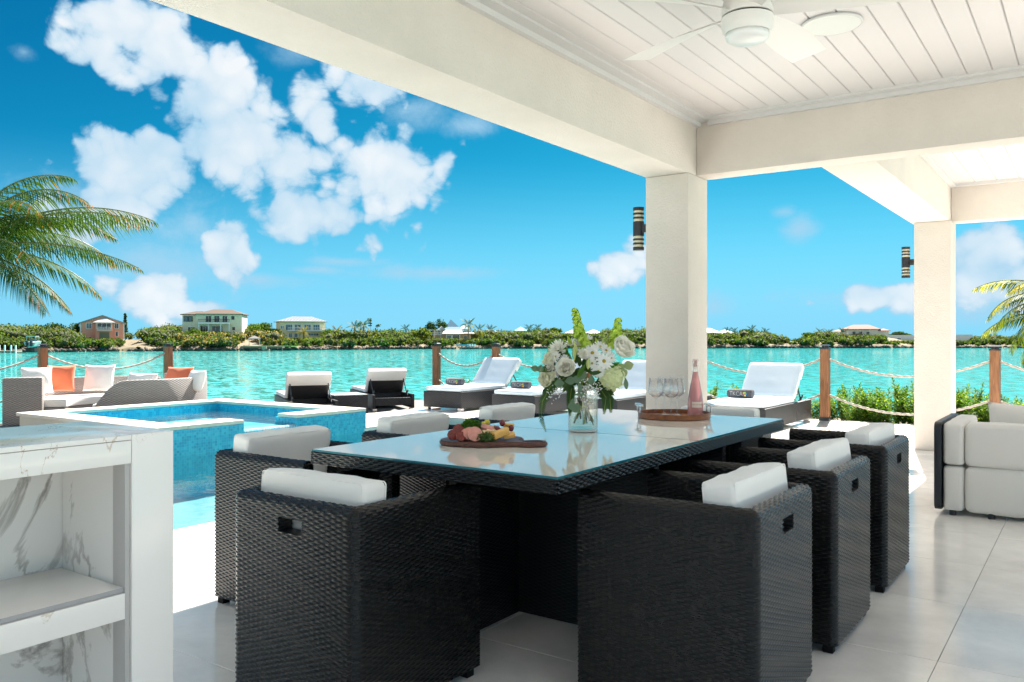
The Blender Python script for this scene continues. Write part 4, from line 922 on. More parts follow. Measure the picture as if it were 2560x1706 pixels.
for a in [(1512, 903, 20, -.12, (.25, -1, .25)), (1486, 884, 19, -.10, (-.1, -.9, .55)), (1508, 870, 16, -.05, (.2, -.5, .85)), (1499, 927, 15, -.11, (.1, -1, .0)), (1531, 896, 13, -.09, (.6, -.8, .3)), (1477, 850, 14, .0, (0, -.4, 1)), (1452, 882, 12, -.06, (0, -.7, .7)), (1420, 898, 10, -.08, (-.3, -.9, .3))]: daisy(*a)
mum(1466, 888, 15, -.10, (.0, -1, .4)); mum(1386, 918, 14, -.09, (-.5, -.9, .1)); daisy(1440, 862, 15, .0, (-.2, -.5, .9)); daisy(1520, 878, 14, -.07, (.4, -.8, .6)); daisy(1484, 908, 12, -.12, (0, -1, .1)); daisy(1398, 893, 12, -.08, (-.4, -.9, .4)); daisy(1462, 846, 11, .02, (.1, -.3, 1))
# hydrangea: a ball of four-petal florets
def hydrangea(px, py, r, w, m):
    mb = MB(); R0 = r*K; mb.lathe([(.0001, -R0*.86)]+[(R0*.86*math.sin(pi*k_/8), -R0*.86*math.cos(pi*k_/8)) for k_ in range(1, 8)]+[(.0001, R0*.86)], 14)
    for i in range(85):
        ph = math.acos(1-2*(i+.5)/85); th = i*2.39996; dd = Vector((math.sin(ph)*math.cos(th), math.sin(ph)*math.sin(th), math.cos(ph)))
        if dd.y > .55: continue
        q = face_dir(dd+Vector((random.uniform(-.25, .25), random.uniform(-.25, .25), random.uniform(-.25, .25)))); c = dd*R0*random.uniform(.86, 1.04)
        for k in range(4):
            a = k*pi/2+i; s_ = R0*.23; e1 = Vector((math.cos(a), math.sin(a), .25))*s_; e2 = Vector((math.cos(a+.75), math.sin(a+.75), 0))*s_*.62; e3 = Vector((math.cos(a-.75), math.sin(a-.75), 0))*s_*.62
            mb.add([c, c+q @ e3, c+q @ e1, c+q @ e2], [(0, 1, 2, 3)])
    return mb.build('hydrangea', m, bq, loc=fp(px, py, w))
hydrangea(1535, 944, 33, -.07, hyd_m); hydrangea(1381, 934, 20, -.06, petal_c)
# bells of Ireland
def spike(px0, py0, px1, py1, w, n_, r):
    n_ = int(n_*.72)
    a, b = fp(px0, py0, w*.6), fp(px1, py1, w); r_ = MB().tube([a, (a+b)/2+Vector((.004, 0, 0)), b], [.004, .003, .0015], 6).build('flower_spike', stem_g, bq)
    mb = MB()
    for i in range(n_):
        t = (i/n_)**.9; c = a.lerp(b, t); rr = r*K*(1-.55*t)
        for k in range(3):
            an = k*2*pi/3+i*.8; dd = Vector((math.cos(an), math.sin(an), .55)); q = face_dir(dd); cc = c+dd.normalized()*rr*.5
            prof = [(.15*rr, -.35*rr), (.35*rr, .0), (.62*rr, .30*rr), (.55*rr, .22*rr), (.1*rr, -.1*rr)]; tmp = MB(); tmp.lathe(prof, 7); mb.add([cc+q @ Vector(v_) for v_ in tmp.v], tmp.f)
    mb.build('bells', bellm, r_, smooth='all'); return r_
spike(1466, 868, 1446, 772, -.01, 13, 20); spike(1546, 872, 1557, 796, .0, 11, 20); spike(1478, 880, 1462, 842, -.05, 5, 22); spike(1384, 905, 1385, 862, -.03, 7, 10)
def bud(px, py, L_, r, w, lean, m=None):
    mb = MB(); mb.lathe([(0.0001, 0), (r*.6, L_*.15), (r, L_*.45), (r*.85, L_*.75), (.0001, L_)], 8); o = mb.build('lily_bud', m or leafm('bud_green', (.50, .56, .22), .5, .2), bq, smooth='all', loc=fp(px, py, w), rot=(R(-8), R(lean), 0)); return o
bm1 = leafm('bud_green', (.50, .56, .22), .5, .2)
for a in [(1441, 904, .075, .008, -.12, 2), (1450, 888, .065, .007, -.1, -14), (1473, 922, .050, .010, -.15, 4)]: bud(*a, m=bm1)
for k in range(6): bud(1512+k*4, 874-k*1.5, .055, .006, -.02+.01*k, 12+k*7, m=bm1)
# leaves
def leaf(px, py, L_, w_, dx, dz, w, m, rnd=False, roll=0.):
    vs = []; fs = []; n = 8; ax = Vector((dx, random.uniform(-.2, .1), dz)).normalized(); sd = ax.cross(Vector((roll, -1, .15))).normalized(); nr = sd.cross(ax)
    c = fp(px, py, w)
    for i in range(n+1):
        t = i/n; ww = w_*(math.sin(pi*min(1, t*.98+.01)) if rnd else math.sin(pi*t**.75)**.9)*.5
        p = ax*(t-.5)*L_-nr*.10*L_*(t-.5)**2*2
        vs += [c+p-sd*ww+nr*ww*.25, c+p, c+p+sd*ww+nr*ww*.25]
    for i in range(n): fs += [(3*i, 3*i+1, 3*i+4, 3*i+3), (3*i+1, 3*i+2, 3*i+5, 3*i+4)]
    return MB().add(vs, fs).build('leaf', m, bq, smooth='all')
for a in [(1347, 920, .04, .028, -1, .3), (1360, 920, .035, .03, .3, 1), (1405, 956, .045, .040, 1, .1), (1432, 949, .05, .036, 1, .1), (1447, 946, .05, .034, 1, .3), (1463, 936, .045, .030, .5, 1), (1482, 948, .045, .03, 0, -1), (1434, 1010, .036, .034, 1, .2), (1445, 1014, .05, .044, .6, -.6), (1565, 957, .055, .02, .1, -1), (1454, 963, .05, .018, .1, -1), (1437, 1000, .03, .02, 0, 1), (1455, 981, .05, .016, 1, .1)]:
    leaf(*a, -.13, euc, True)
for a in [(1576, 914, .05, .042, 1, .25), (1566, 931, .04, .03, .4, -1), (1558, 917, .05, .03, 1, 0)]: leaf(*a, -.06, euc2, True)
for a in [(1376, 921, .09, .034, -1, -.22, -.10, leaf_deep), (1458, 925, .07, .022, .6, 1, -.14, leaf_bright), (1494, 930, .05, .018, 1, .15, -.13, leaf_deep), (1538, 912, .06, .02, 1, .45, -.1, leaf_bright), (1372, 948, .06, .03, -.4, -1, -.04, leaf_deep)]: leaf(*a)
for k in range(36):      # dark foliage inside the ball
    a = random.uniform(0, 2*pi); q = math.sqrt(random.random()); leaf(1462+q*72*math.cos(a), 925+q*52*math.sin(a), random.uniform(.05, .09), random.uniform(.02, .035), math.cos(a)+.3*random.uniform(-1, 1), math.sin(-a)+.3*random.uniform(-1, 1), random.uniform(-.085, .05), leaf_deep, False, random.uniform(-1, 1))
for k in range(9): leaf(1425+k*16+random.uniform(-6, 6), 862+random.uniform(-8, 12), .06, .018, random.uniform(-.5, .5), 1, random.uniform(-.03, .03), leaf_lime if k % 2 else leaf_bright)
for px, py, dx, dz in [(1527, 968, .6, -.8), (1510, 966, .2, -1)]: leaf(px, py, .075, .045, dx, dz, -.02, leaf_deep)
def fern(pts, w0, m=leaf_deep):
    ps = [fp(*p) for p in pts]; r_ = MB().tube(ps, .0012, 5).build('fern_frond', stem_g, bq); mb = MB(); tot = 34
    for i in range(tot):
        t = i/(tot-1)*(len(ps)-1); k = min(int(t), len(ps)-2); c = ps[k].lerp(ps[k+1], t-k); ax = (ps[k+1]-ps[k]).normalized(); L_ = w0*(1-.85*(i/tot)**1.3)*(.5+.5*min(1, i/5))
        for s_ in (-1, 1):
            sd = (ax.cross(Vector((0, -1, .2))).normalized()*s_+ax*.6).normalized(); b = ax*L_*.16; dn = Vector((0, -.15, -.25))*L_
            mb.add([c-b, c+sd*L_*.5-b*1.2, c+sd*L_+dn, c+sd*L_*.5+b*1.2, c+b], [(0, 1, 2, 3, 4)])
    mb.build('leaflets', m, r_); return r_
fern([(1420, 945, -.05), (1385, 965, -.09), (1365, 1000, -.11), (1362, 1040, -.12), (1373, 1070, -.12)], .034)
fern([(1500, 960, -.07), (1518, 990, -.12), (1512, 1028, -.13)], .035); fern([(1505, 955, -.05), (1528, 985, -.1), (1530, 1025, -.11)], .04)
fern([(1440, 960, -.03), (1432, 1000, -.09), (1432, 1034, -.1)], .03); fern([(1400, 950, .02), (1382, 972, .03), (1372, 992, .04)], .04); fern([(1440, 905, .0), (1405, 870, .05), (1385, 850, .07)], .035, leaf_bright)
# baby's breath
mb = MB()
for k in range(210):
    cx_, cz_ = random.choice([(1478, 965), (1486, 980), (1470, 952), (1500, 960), (1498, 975), (1405, 972), (1384, 985), (1478, 990)]); p = fp(cx_+random.gauss(0, 8), cz_+random.gauss(0, 8), -.12+random.uniform(-.02, .03)); s_ = random.uniform(.0022, .0042)
    mb.add([p+Vector((s_, 0, 0)), p+Vector((0, s_, 0)), p-Vector((s_, 0, 0)), p-Vector((0, s_, 0)), p+Vector((0, 0, s_)), p-Vector((0, 0, s_))], [(0, 1, 4), (1, 2, 4), (2, 3, 4), (3, 0, 4), (1, 0, 5), (2, 1, 5), (3, 2, 5), (0, 3, 5)])
tag(mb.build('small_blossoms', petal_d, bq), kind='stuff')
mb = MB()
for k in range(26):
    p = fp(1400+random.gauss(0, 5), 927+random.gauss(0, 12), -.11+random.uniform(0, .02)); tmp = MB(); tmp.lathe([(.0001, -.005), (.004, -.002), (.0045, .002), (.0001, .005)], 6, c=p); mb.add(tmp.v, tmp.f)
tag(mb.build('silver_berries', mat('berries', (.42, .40, .38), .7), bq, smooth='all'), kind='stuff')
for k in range(16):      # stems crossing inside the vase
    a = random.uniform(0, 2*pi); b = a+pi+random.uniform(-.8, .8); r1, r0 = random.uniform(.02, .056), random.uniform(.03, .058)
    MB().tube([(r0*math.cos(b), r0*math.sin(b), .02+random.uniform(0, .05)), ((r0*math.cos(b)+r1*math.cos(a))/2, (r0*math.sin(b)+r1*math.sin(a))/2, .12), (r1*math.cos(a), r1*math.sin(a), .23)], random.choice([.0022, .003, .0038, .0045]), 7).build('stem', brown_t if k % 4 == 0 else (euc if k % 5 == 0 else stem_g), bq, smooth='all')

# ------------------------------------------------------------------ white sofa at the right
ws = empty('outdoor_sofa', (-.86, 5.98, 0), 0, 'white upholstered sofa with a black curved arm frame, seen from behind at the right edge', 'sofa')
def rounded_slab(x0_, x1_, y0_, y1_, z0_, z1_, r):      # rounded in the y-z plane
    pts = []
    for (cyy, czz, a0_) in ((y1_-r, z1_-r, 0), (y0_+r, z1_-r, 90), (y0_+r, z0_+r, 180), (y1_-r, z0_+r, 270)):
        for k in range(7): a = R(a0_+k*15); pts.append((cyy+r*math.cos(a), czz+r*math.sin(a)))
    n = len(pts); return MB().add([(x0_, y, z) for y, z in pts]+[(x1_, y, z) for y, z in pts], [tuple(range(n)), tuple(range(2*n-1, n-1, -1))]+[(i, n+i, n+(i+1) % n, (i+1) % n) for i in range(n)])
rounded_slab(0, .042, 0, .85, .035, .605, .05).build('arm_frame', sofa_band, ws, bevel=.006, smooth=True)
for (z0_, z1_) in ((.03, .322), (.326, .60)):
    h = z1_-z0_
    link('arm_pad', cushion(.125, .80, h, .028, .03, seed=int(z1_*10)), cloth_sofa, ws, (.107, .43, z0_+h/2))
    for k, (xa, xb) in enumerate([(.172, .66), (.663, 1.30), (1.303, 1.95)]):
        link('back_pad', cushion(xb-xa, .20, h, .035, .06, n=18, seed=k+3, wr=.0012), cloth_sofa, ws, ((xa+xb)/2, .14, z0_+h/2))
bx('seat_base', cloth_sofa, ws, .16, .24, .06, 1.95, .84, .34, bevel=.02)
for x in (.10, .32, 1.1, 1.8):
    for y in (.08, .74): MB().lathe([(0, 0), (.022, 0), (.022, .04), (0, .04)], 14, c=(x, y, 0)).build('foot', black_m, ws)
o = link('sofa_pillow', pillow(.62, .44, .18, seed=4), cloth_sofa, None, (-.30, 6.45, .50), (R(-14), 0, R(-4))); tag(o, 'white pillow leaning on the back of the white sofa', 'pillow')
o = link('sofa_pillow', pillow(.60, .42, .18, seed=5), cloth_sofa, None, (.52, 6.42, .50), (R(-16), 0, R(5))); tag(o, 'second white pillow on the white sofa, cut off by the right edge', 'pillow')

# ------------------------------------------------------------------ sun loungers
def lounger(name, tilt=47, L_=.60):
    # local: foot end at y=0, head end at y=1.95, x width .78
    r = empty(name); w = .39; zt = .30
    bx('base', lounger_w, r, -w, 0, .045, w, 1.25, zt, bevel=.006)
    bx('side_rail', lounger_w, r, -w, 1.252, .045, -w+.055, 1.95, zt, bevel=.006); bx('side_rail', lounger_w, r, w-.055, 1.252, .045, w, 1.95, zt, bevel=.006)
    bx('head_rail', lounger_w, r, -w+.056, 1.90, .10, w-.056, 1.95, .24, bevel=.006)
    for x in (-w+.05, w-.05):
        for y in (.05, 1.90): bx('foot', steel, r, x-.035, y-.035, 0, x+.035, y+.035, .046)
    link('mattress', cushion(.74, 1.24, .075, .025, .06, seed=8), cloth_l, r, (0, .64, zt+.038))
    b = empty_part = MB().box(-w+.06, 0, -.045, w-.06, L_-.06, -.012).build('backrest', lounger_w, r, bevel=.004, smooth=True); b.location = (0, 1.27, zt+.03); b.rotation_euler = (R(tilt), 0, 0)
    link('back_mattress', cushion(.74, L_, .085, .028, .05, seed=9), cloth_l, r, (0, 1.27+math.cos(R(tilt))*L_/2-math.sin(R(tilt))*.035, zt+.03+math.sin(R(tilt))*L_/2+math.cos(R(tilt))*.035), (R(tilt), 0, 0))
    # cloth pocket of the mattress folded over the back of the frame
    MB().box(-w+.03, L_-.20, -.055, w-.03, L_+.012, .0).build('pocket', cloth, b, bevel=.008, smooth=True)
    for x in (-w+.075, w-.075):
        MB().tube([(x, 1.27+.30*math.cos(R(tilt))+.04, zt+.30*math.sin(R(tilt))), (x, 1.80, .20)], .011, 8).build('strut', black_m, r)
        m = MB()
        for k in range(4): m.box(x-.008, 1.62+k*.05, .27+.02*k, x+.008, 1.635+k*.05, .31+.02*k)
        tag(m.build('ratchet', black_m, r), kind='stuff')
    MB().tube([(-w+.08, 1.80, .20), (w-.08, 1.80, .20)], .009, 8).build('cross_bar', black_m, r)
    return r
lg = None; lgd = None
for i, (x, y, a, lab) in enumerate([
 (-12.05, 12.05, 90, 'black lounger seen from behind, right one of the pair on the deck'), (-11.98, 10.12, 90, 'black lounger seen from behind, half hidden by the raised spa'),
 (-8.50, 10.12, 0, 'white cushioned lounger left of the flowers, backrest raised, nearest the end fence post'), (-7.05, 10.02, 0, 'lounger mostly hidden by the flower bouquet'),
 (-5.72, 10.05, 0, 'lounger between the bouquet and the big column'), (-3.62, 9.85, 0, 'white cushioned lounger right of the big column')]):
    if a == 90: o = copy_tree(lgd) if lgd else lounger('sun_lounger', 60, .46); lgd = lgd or o
    else: o = copy_tree(lg) if lg else lounger('sun_lounger'); lg = lg or o
    o.rotation_euler = (0, 0, R(a))
    if a == 90: o.location = (x-1.95+1.95*1.0, y, 0); o.location = (x, y, 0)
    else: o.location = (x, y, 0)
    # the deck pair point out to sea: foot towards -x, head towards the terrace
    if a == 90: o.rotation_euler = (0, 0, R(-122)); o.location = (x, y, DZ)
    tag(o, lab, 'sun lounger', 'black rattan sun loungers')
def side_table(x, y, w, d, h, lab, z=0):
    r = empty('side_table', (x, y, z), R(-26) if z else 0, lab, 'side table', 'black rattan side tables by the loungers')
    bx('base', lounger_w, r, -w/2, -d/2, .03, w/2, d/2, h-.012, bevel=.005); bx('glass_top', table_glass, r, -w/2+.005, -d/2+.005, h-.0115, w/2-.005, d/2-.005, h)
    for sx in (-1, 1):
        for sy__ in (-1, 1): bx('foot', steel, r, sx*(w/2-.05)-.02, sy__*(d/2-.05)-.02, 0, sx*(w/2-.05)+.02, sy__*(d/2-.05)+.02, .031)
side_table(-10.62, 10.05, .62, .60, .36, 'black rattan side table between the two loungers on the deck', DZ); side_table(-7.76, 11.3, .5, .5, .34, 'small black side table right of the first white lounger'); side_table(-4.75, 11.1, .5, .5, .34, 'small black side table beside the lounger right of the column')
# rolled towels
tm = text_mesh('TKCA', .062, .0004); logo_cols = [(.02, .35, .62), (.15, .55, .15), (.85, .45, .03), (.75, .06, .05), (.9, .7, .05)]
lm = [mat('logo_%s' % n_, c_, .8) for n_, c_ in zip(('blue', 'green', 'orange', 'red', 'yellow'), logo_cols)]; txt_m = mat('towel_lettering', (.45, .45, .46), .9)
def towel(x, y, z, lab, rz=0):
    r = empty('rolled_towel', (x, y, z+.066), R(rz), lab, 'towel', 'rolled grey towels on the loungers')
    vs = []; fs = []; n = 26; prof = [(-.16, .032), (-.158, .043), (-.15, .049), (-.05, .051), (.05, .050), (.15, .049), (.158, .043), (.16, .032)]
    for (xx, rr) in prof:
        for k in range(n): a = 2*pi*k/n; vs.append((xx, rr*math.cos(a)*1.0, rr*math.sin(a)*.94*(1+.03*math.sin(3*a+xx*9))))
    for i in range(len(prof)-1):
        for k in range(n): fs.append((i*n+k, i*n+(k+1) % n, (i+1)*n+(k+1) % n, (i+1)*n+k))
    fs += [tuple(range(n)), tuple(range(len(prof)*n-1, (len(prof)-1)*n-1, -1))]
    MB().add(vs, fs).build('roll', towel_g, r, smooth='all')
    sp_ = MB(); pts = [(.1605, (.004+.0045*a)*math.cos(a*1.0), (.004+.0045*a)*math.sin(a)*.94) for a in [k*.35 for k in range(27)]]; sp_.tube(pts, .0035, 5); sp_.build('spiral_edge', towel_g, r)
    link('lettering', tm, txt_m, r, (-.035, -.0515, .0), (R(90), 0, 0))
    for k in range(5):
        a = k*2*pi/5; c = (.075+.0155*math.cos(a), .0155*math.sin(a)); e = MB(); e.prism([(c[0]+.0115*math.cos(t), c[1]+.0095*math.sin(t)) for t in [2*pi*j/10 for j in range(10)]], 0, .001); e.build('emblem', lm[k], r, loc=(0, -.0515, 0), rot=(R(90), 0, 0))
    r.scale = (1.02, 1.25, 1.25); return r
zt = .378
towel(-8.50, 10.45, zt, 'rolled grey TKCA towel on the white lounger left of the flowers', 0); towel(-7.10, 10.30, zt, 'rolled grey TKCA towel just left of the bouquet', 0); towel(-5.66, 10.28, zt, 'rolled grey TKCA towel between the bouquet and the column', 0); towel(-3.70, 10.30, zt, 'rolled grey TKCA towel right of the column and the pink bottle', 0)

# ------------------------------------------------------------------ fence posts and ropes
rope_m = mat('rope', (.42, .38, .33), .9, var=.15, vscale=40)
def post(x, y, lab, z0=0., h=1.0):
    r = empty('fence_post', (x, y, z0), 0, lab, 'fence post', 'timber rope fence posts along the water')
    bx('timber', post_wood, r, -.058, -.058, 0, .058, .058, h, bevel=.006)
    m = MB(); m.box(-.063, -.063, h-.005, .063, .063, h+.02); m.lathe([(0, h+.02), (.045, h+.02), (.045, h+.045), (0, h+.045)], 20); m.build('cap_base', black_m, r, bevel=.002, smooth=True)
    m = MB(); m.add([(-.066, -.066, h+.046), (.066, -.066, h+.046), (.066, .066, h+.046), (-.066, .066, h+.046), (-.04, -.04, h+.062), (.04, -.04, h+.062), (.04, .04, h+.062), (-.04, .04, h+.062)], [(0,3,2,1), (4,5,6,7), (0,1,5,4), (1,2,6,5), (2,3,7,6), (3,0,4,7)]); m.build('cap', mat('cap_metal', (.05, .05, .055), .15, spec=.8), r)
    bx('shoe', black_m, r, -.068, -.068, 0, .068, .068, .05); return r
def rope(a, b, sag, lab, r=.0145):
    a, b = Vector(a), Vector(b); n = 70; pts = [a.lerp(b, i/n)-Vector((0, 0, sag*4*(i/n)*(1-i/n))) for i in range(n+1)]; vs = []; fs = []; m = 9; Ltot = (b-a).length
    for i, p in enumerate(pts):
        t = (pts[min(i+1, n)]-pts[max(i-1, 0)]).normalized(); s_ = t.cross(Vector((0, 0, 1))).normalized(); u = s_.cross(t); tw = i/n*Ltot/.10*2*pi
        for k in range(m): q = 2*pi*k/m; rr = r*(1+.28*math.cos(3*(q-tw/3))); vs.append(p+(s_*math.cos(q)+u*math.sin(q))*rr)
    for i in range(n):
        for k in range(m): fs.append((i*m+k, i*m+(k+1) % m, (i+1)*m+(k+1) % m, (i+1)*m+k))
    o = MB().add(vs, fs).build('rope', rope_m, None, smooth='all'); return tag(o, lab, 'rope', 'ropes strung between the fence posts')
PY = EDGE_Y-.12
px_ = [(-10.2, 'timber post at the end of the far fence, left of the first white lounger'), (-8.80, 'timber post behind the backrest of the first white lounger'), (-6.90, 'timber fence post hidden behind the flower bouquet'), (-5.0, 'timber fence post hidden behind the big column'), (-3.09, 'timber fence post right of the right hand lounger, rising over the green shrubs'), (-1.03, 'timber fence post behind the white sofa near the right palm'), (1.0, 'timber fence post beyond the right edge, at the end of the last ropes')]
for x, lab in px_: post(x, PY, lab)
spans = ['behind the first lounger', 'between the first lounger and the bouquet', 'between the bouquet and the column', 'from the column to the post over the shrubs', 'over the shrubs behind the far column', 'behind the white sofa at the right edge']
for i in range(6):
    xa, xb = px_[i][0]+.055, px_[i+1][0]-.055
    rope((xa, PY, .86), (xb, PY, .86), .22, 'upper grey rope '+spans[i]); rope((xa, PY, .36), (xb, PY, .36), .22, 'lower grey rope '+spans[i])
FX = EDGE_X+.1
def onx(px): u = (px-1280)/FPX; k = u*cy-sy; d = FX/k; return d*(u*sy+cy)
yl = [onx(107), onx(420)]; yl = [yl[0]-(yl[1]-yl[0])]+yl
for y, lab in zip(yl, ['timber fence post beyond the left edge of the view', 'timber post behind the left sofa, between the white and the orange pillow', 'timber post behind the right sofa, a rope tail hanging from it']): post(FX, y, lab, DZ, 1.17)
for k in range(2):
    side = ('running out of the left edge', 'behind the curved sofas')[k]
    rope((FX, yl[k]+.055, .88), (FX, yl[k+1]-.055, .88), .26, 'upper pale rope '+side); rope((FX, yl[k]+.055, .34), (FX, yl[k+1]-.055, .34), .22, 'lower pale rope '+side)
rope((FX+.0, yl[2]+.09, .90), (FX+.02, yl[2]+.10, .42), .0, 'short rope tail hanging on the post at the right sofa'); rope((px_[0][0]-.085, PY, .86), (px_[0][0]-.09, PY+.01, .45), .0, 'short rope tail hanging on the end post of the far fence')

# ------------------------------------------------------------------ curved grey sofas
scn = at(276, 12.75)
def arcpt(th, r): a = R(th); return Vector((r*math.cos(a), r*math.sin(a)))     # 0 = right, 90 = away
def arc_solid(r0, r1, z0f, z1f, t0, t1, n=40, name='', m=None, parent=None, bevel=.012):
    vs = []; fs = []
    for i in range(n+1):
        t = i/n; th = t0+(t1-t0)*t; z0_ = z0f(t) if callable(z0f) else z0f; z1_ = z1f(t) if callable(z1f) else z1f; a = arcpt(th, r0); b = arcpt(th, r1)
        vs += [(a.x, a.y, z0_), (b.x, b.y, z0_), (b.x, b.y, z1_), (a.x, a.y, z1_)]
    for i in range(n):
        for k in range(4): fs.append((4*i+k, 4*i+(k+1) % 4, 4*i+4+(k+1) % 4, 4*i+4+k))
    fs += [(0, 1, 2, 3), (4*n+3, 4*n+2, 4*n+1, 4*n)]
    return MB().add(vs, fs).build(name, m, parent, bevel=bevel, smooth=True)
sofa_arc = bpy.data.materials['grey_rattan']
# woven band pattern follows the curve: coordinates from the angle
def arc_weave():
    m = sofa_w.copy(); m.name = 'curved_rattan'; t = m.node_tree; M = mnode(t)
    sp_ = [n for n in t.nodes if n.type == 'SEPXYZ'][0]; u_add = [l for l in t.links if l.from_node == sp_ and l.from_socket.name in 'XY'][0].to_node
    ang = M('MULTIPLY', M('ARCTAN2', sp_.outputs[0], sp_.outputs[1]), 1.35)
    for l in list(u_add.outputs[0].links): lk(t, ang, l.to_socket)
    return m
arc_m = arc_weave(); RO = 1.40
def sofa(name, t0, t1, lab, slope0, slope1, hz):
    r = empty(name, (scn.x, scn.y, DZ), R(YAW), lab, 'sofa', 'curved grey rattan sofas on the deck')
    def hf(t):
        e = min(1, (t/.13) if slope0 else 1, ((1-t)/.16) if slope1 else 1); return .24+(hz-.24)*(math.sin(e*pi/2)**1.0)
    arc_solid(RO-.10, RO, .03, hf, t0, t1, 44, 'backrest', arc_m, r, .03); arc_solid(.62, RO-.103, .05, .27, t0, t1, 36, 'seat_base', arc_m, r); arc_solid(.60, RO-.106, .272, .40, t0+1.5, t1-1.5, 36, 'seat_cushion', cloth, r, .035)
    for th in (t0+6, (t0+t1)/2, t1-6):
        for q in (.68, 1.28): a = arcpt(th, q); bx('foot', black_m, r, a.x-.02, a.y-.02, 0, a.x+.02, a.y+.02, .052)
    return r
s1 = sofa('curved_sofa', 82, 200, 'grey rattan curved sofa facing us, white and orange pillows, left on the deck', False, False, .68)
s2 = sofa('curved_sofa', -76, 78, 'grey rattan curved sofa turned away from us, low sloping end, right on the deck', True, False, .73)
# broad flat arm closing the left end
a = arcpt(203, 1.16); o = MB().box(-.26, -.13, .03, .26, .13, .74).build('armrest', sofa_w, s1, bevel=.03, smooth=True, loc=(a.x, a.y, 0), rot=(0, 0, R(202)))
def sp_pillow(px, d, z, w, h, m_, lab, rz=0, tilt=-14, seed=0):
    p = at(px, d, z); o = link('throw_pillow', pillow(w, h, .20, seed=seed), m_, None, p, (R(tilt), 0, R(YAW+rz))); return tag(o, lab, 'pillow', 'throw pillows on the curved sofas')
sp_pillow(92, 12.75, .50, .44, .42, cloth, 'white throw pillow at the left arm of the left sofa', 40, -14, 1); sp_pillow(152, 13.15, .51, .42, .42, cloth_o, 'orange throw pillow standing upright on the left sofa', 12, -10, 2); sp_pillow(248, 13.55, .50, .50, .44, cloth, 'large square white throw pillow in the middle of the left sofa', 0, -12, 3)
sp_pillow(354, 12.9, .46, .62, .30, cloth, 'long low white throw pillow between the orange ones, behind the right sofa back', -25, -16, 4); sp_pillow(446, 12.75, .53, .46, .38, cloth_o, 'orange throw pillow peeping over the back of the right sofa', -14, -22, 5); sp_pillow(490, 12.6, .50, .32, .34, cloth, 'white throw pillow at the right end of the right sofa', -30, -20, 6)

# ------------------------------------------------------------------ the far shore
WZ = -2.0
def interp(tb, x):
    if x <= tb[0][0]: return tb[0][1]
    for (a, b), (c, d) in zip(tb, tb[1:]):
        if x <= c: return b+(d-b)*(x-a)/(c-a)
    return tb[-1][1]
SHY = [(-400, 884), (0, 882), (300, 879), (560, 877.5), (1000, 873.5), (1500, 871.5), (2000, 871), (3000, 870)]
def shore(px): return (HZ-WZ)*FPX/(interp(SHY, px)-846)+1.6*math.sin(px*.031)+1.1*math.sin(px*.083+1)
GY = [(-400, 842), (0, 842), (200, 850), (320, 849), (400, 843), (450, 833), (610, 833), (640, 841), (690, 850), (820, 850), (1000, 848), (1080, 850), (1180, 850), (1300, 846), (1600, 843), (1760, 842), (1900, 846), (1955, 853), (2005, 853), (2060, 846), (2100, 840), (2220, 843), (2300, 856), (3000, 856)]
SKY = [(-400, 812), (0, 806), (120, 800), (205, 812), (310, 820), (335, 826), (400, 822), (450, 818), (610, 812), (640, 806), (690, 812), (820, 822), (850, 816), (1000, 828), (1060, 812), (1110, 806), (1190, 826), (1300, 824), (1450, 828), (1600, 824), (1760, 836), (1880, 826), (1940, 838), (1955, 847), (2005, 847), (2030, 832), (2150, 832), (2215, 832), (2300, 842), (3000, 840)]
def gnd(px, d):
    s = shore(px); t = (d-s)/30
    if t < 0: return WZ-1.2+max(-1, t)*.5
    zb = HZ+(846-interp(GY, px))*(s+30)/FPX; zb = max(zb, -1.2)
    bank = WZ+.75*min(1, (d-s)/1.6)
    e = min(1, t)**.8; z = bank+(zb-(WZ+1.1))*e+.25*math.sin(px*.11+d*.3)*min(1, t*3)
    if t > 2.6: z = z-(t-2.6)*2.2
    return z
gv = []; gf = []; NX, NY = 220, 44
ds = [-3, 0, .4, .9, 1.6, 3]+[5+i*2.6 for i in range(30)]+[90, 100, 115, 135, 160, 200, 230, 300][:NY-36]
for i in range(NX+1):
    px = -420+3500*i/NX; s_ = shore(px)
    for dd in ds: p = at(px, s_+dd); gv.append((p.x, p.y, gnd(px, s_+dd)))
nd = len(ds)
for i in range(NX):
    for j in range(nd-1): gf.append((i*nd+j, (i+1)*nd+j, (i+1)*nd+j+1, i*nd+j+1))
land_m = mat('land', (.20, .165, .10), .95, var=.35, vscale=.25, bump=.5, bscale=2)
structure(link('terrain', mesh_np('terrain', gv, gf), land_m, smooth=True))
# rocky waterline
g = np.random.default_rng(3); rv = []; rf = []; b = 0
for k in range(2600):
    px = g.uniform(-60, 2640); s_ = shore(px); sz = g.uniform(.25, .95); c = at(px, s_+g.uniform(-.6, 1.8), WZ+g.uniform(-.1, .5))
    if 300 < px < 350 and g.random() < .7: continue
    q = g.normal(size=(6, 3)); q = np.array([[1, 0, 0], [0, 1, 0], [-1, 0, 0], [0, -1, 0], [0, 0, .7], [0, 0, -.7]])*sz*g.uniform(.6, 1.3, (6, 3))+np.array(c)
    rv.append(q); rf.append(np.array([(0, 1, 4), (1, 2, 4), (2, 3, 4), (3, 0, 4), (1, 0, 5), (2, 1, 5), (3, 2, 5), (0, 3, 5)])+b); b += 6
o = link('rocks', mesh_np('rocks', np.concatenate(rv), np.concatenate(rf)), rock); tag(o, 'dark jagged rocks along the far waterline', 'rocks', None, 'stuff')
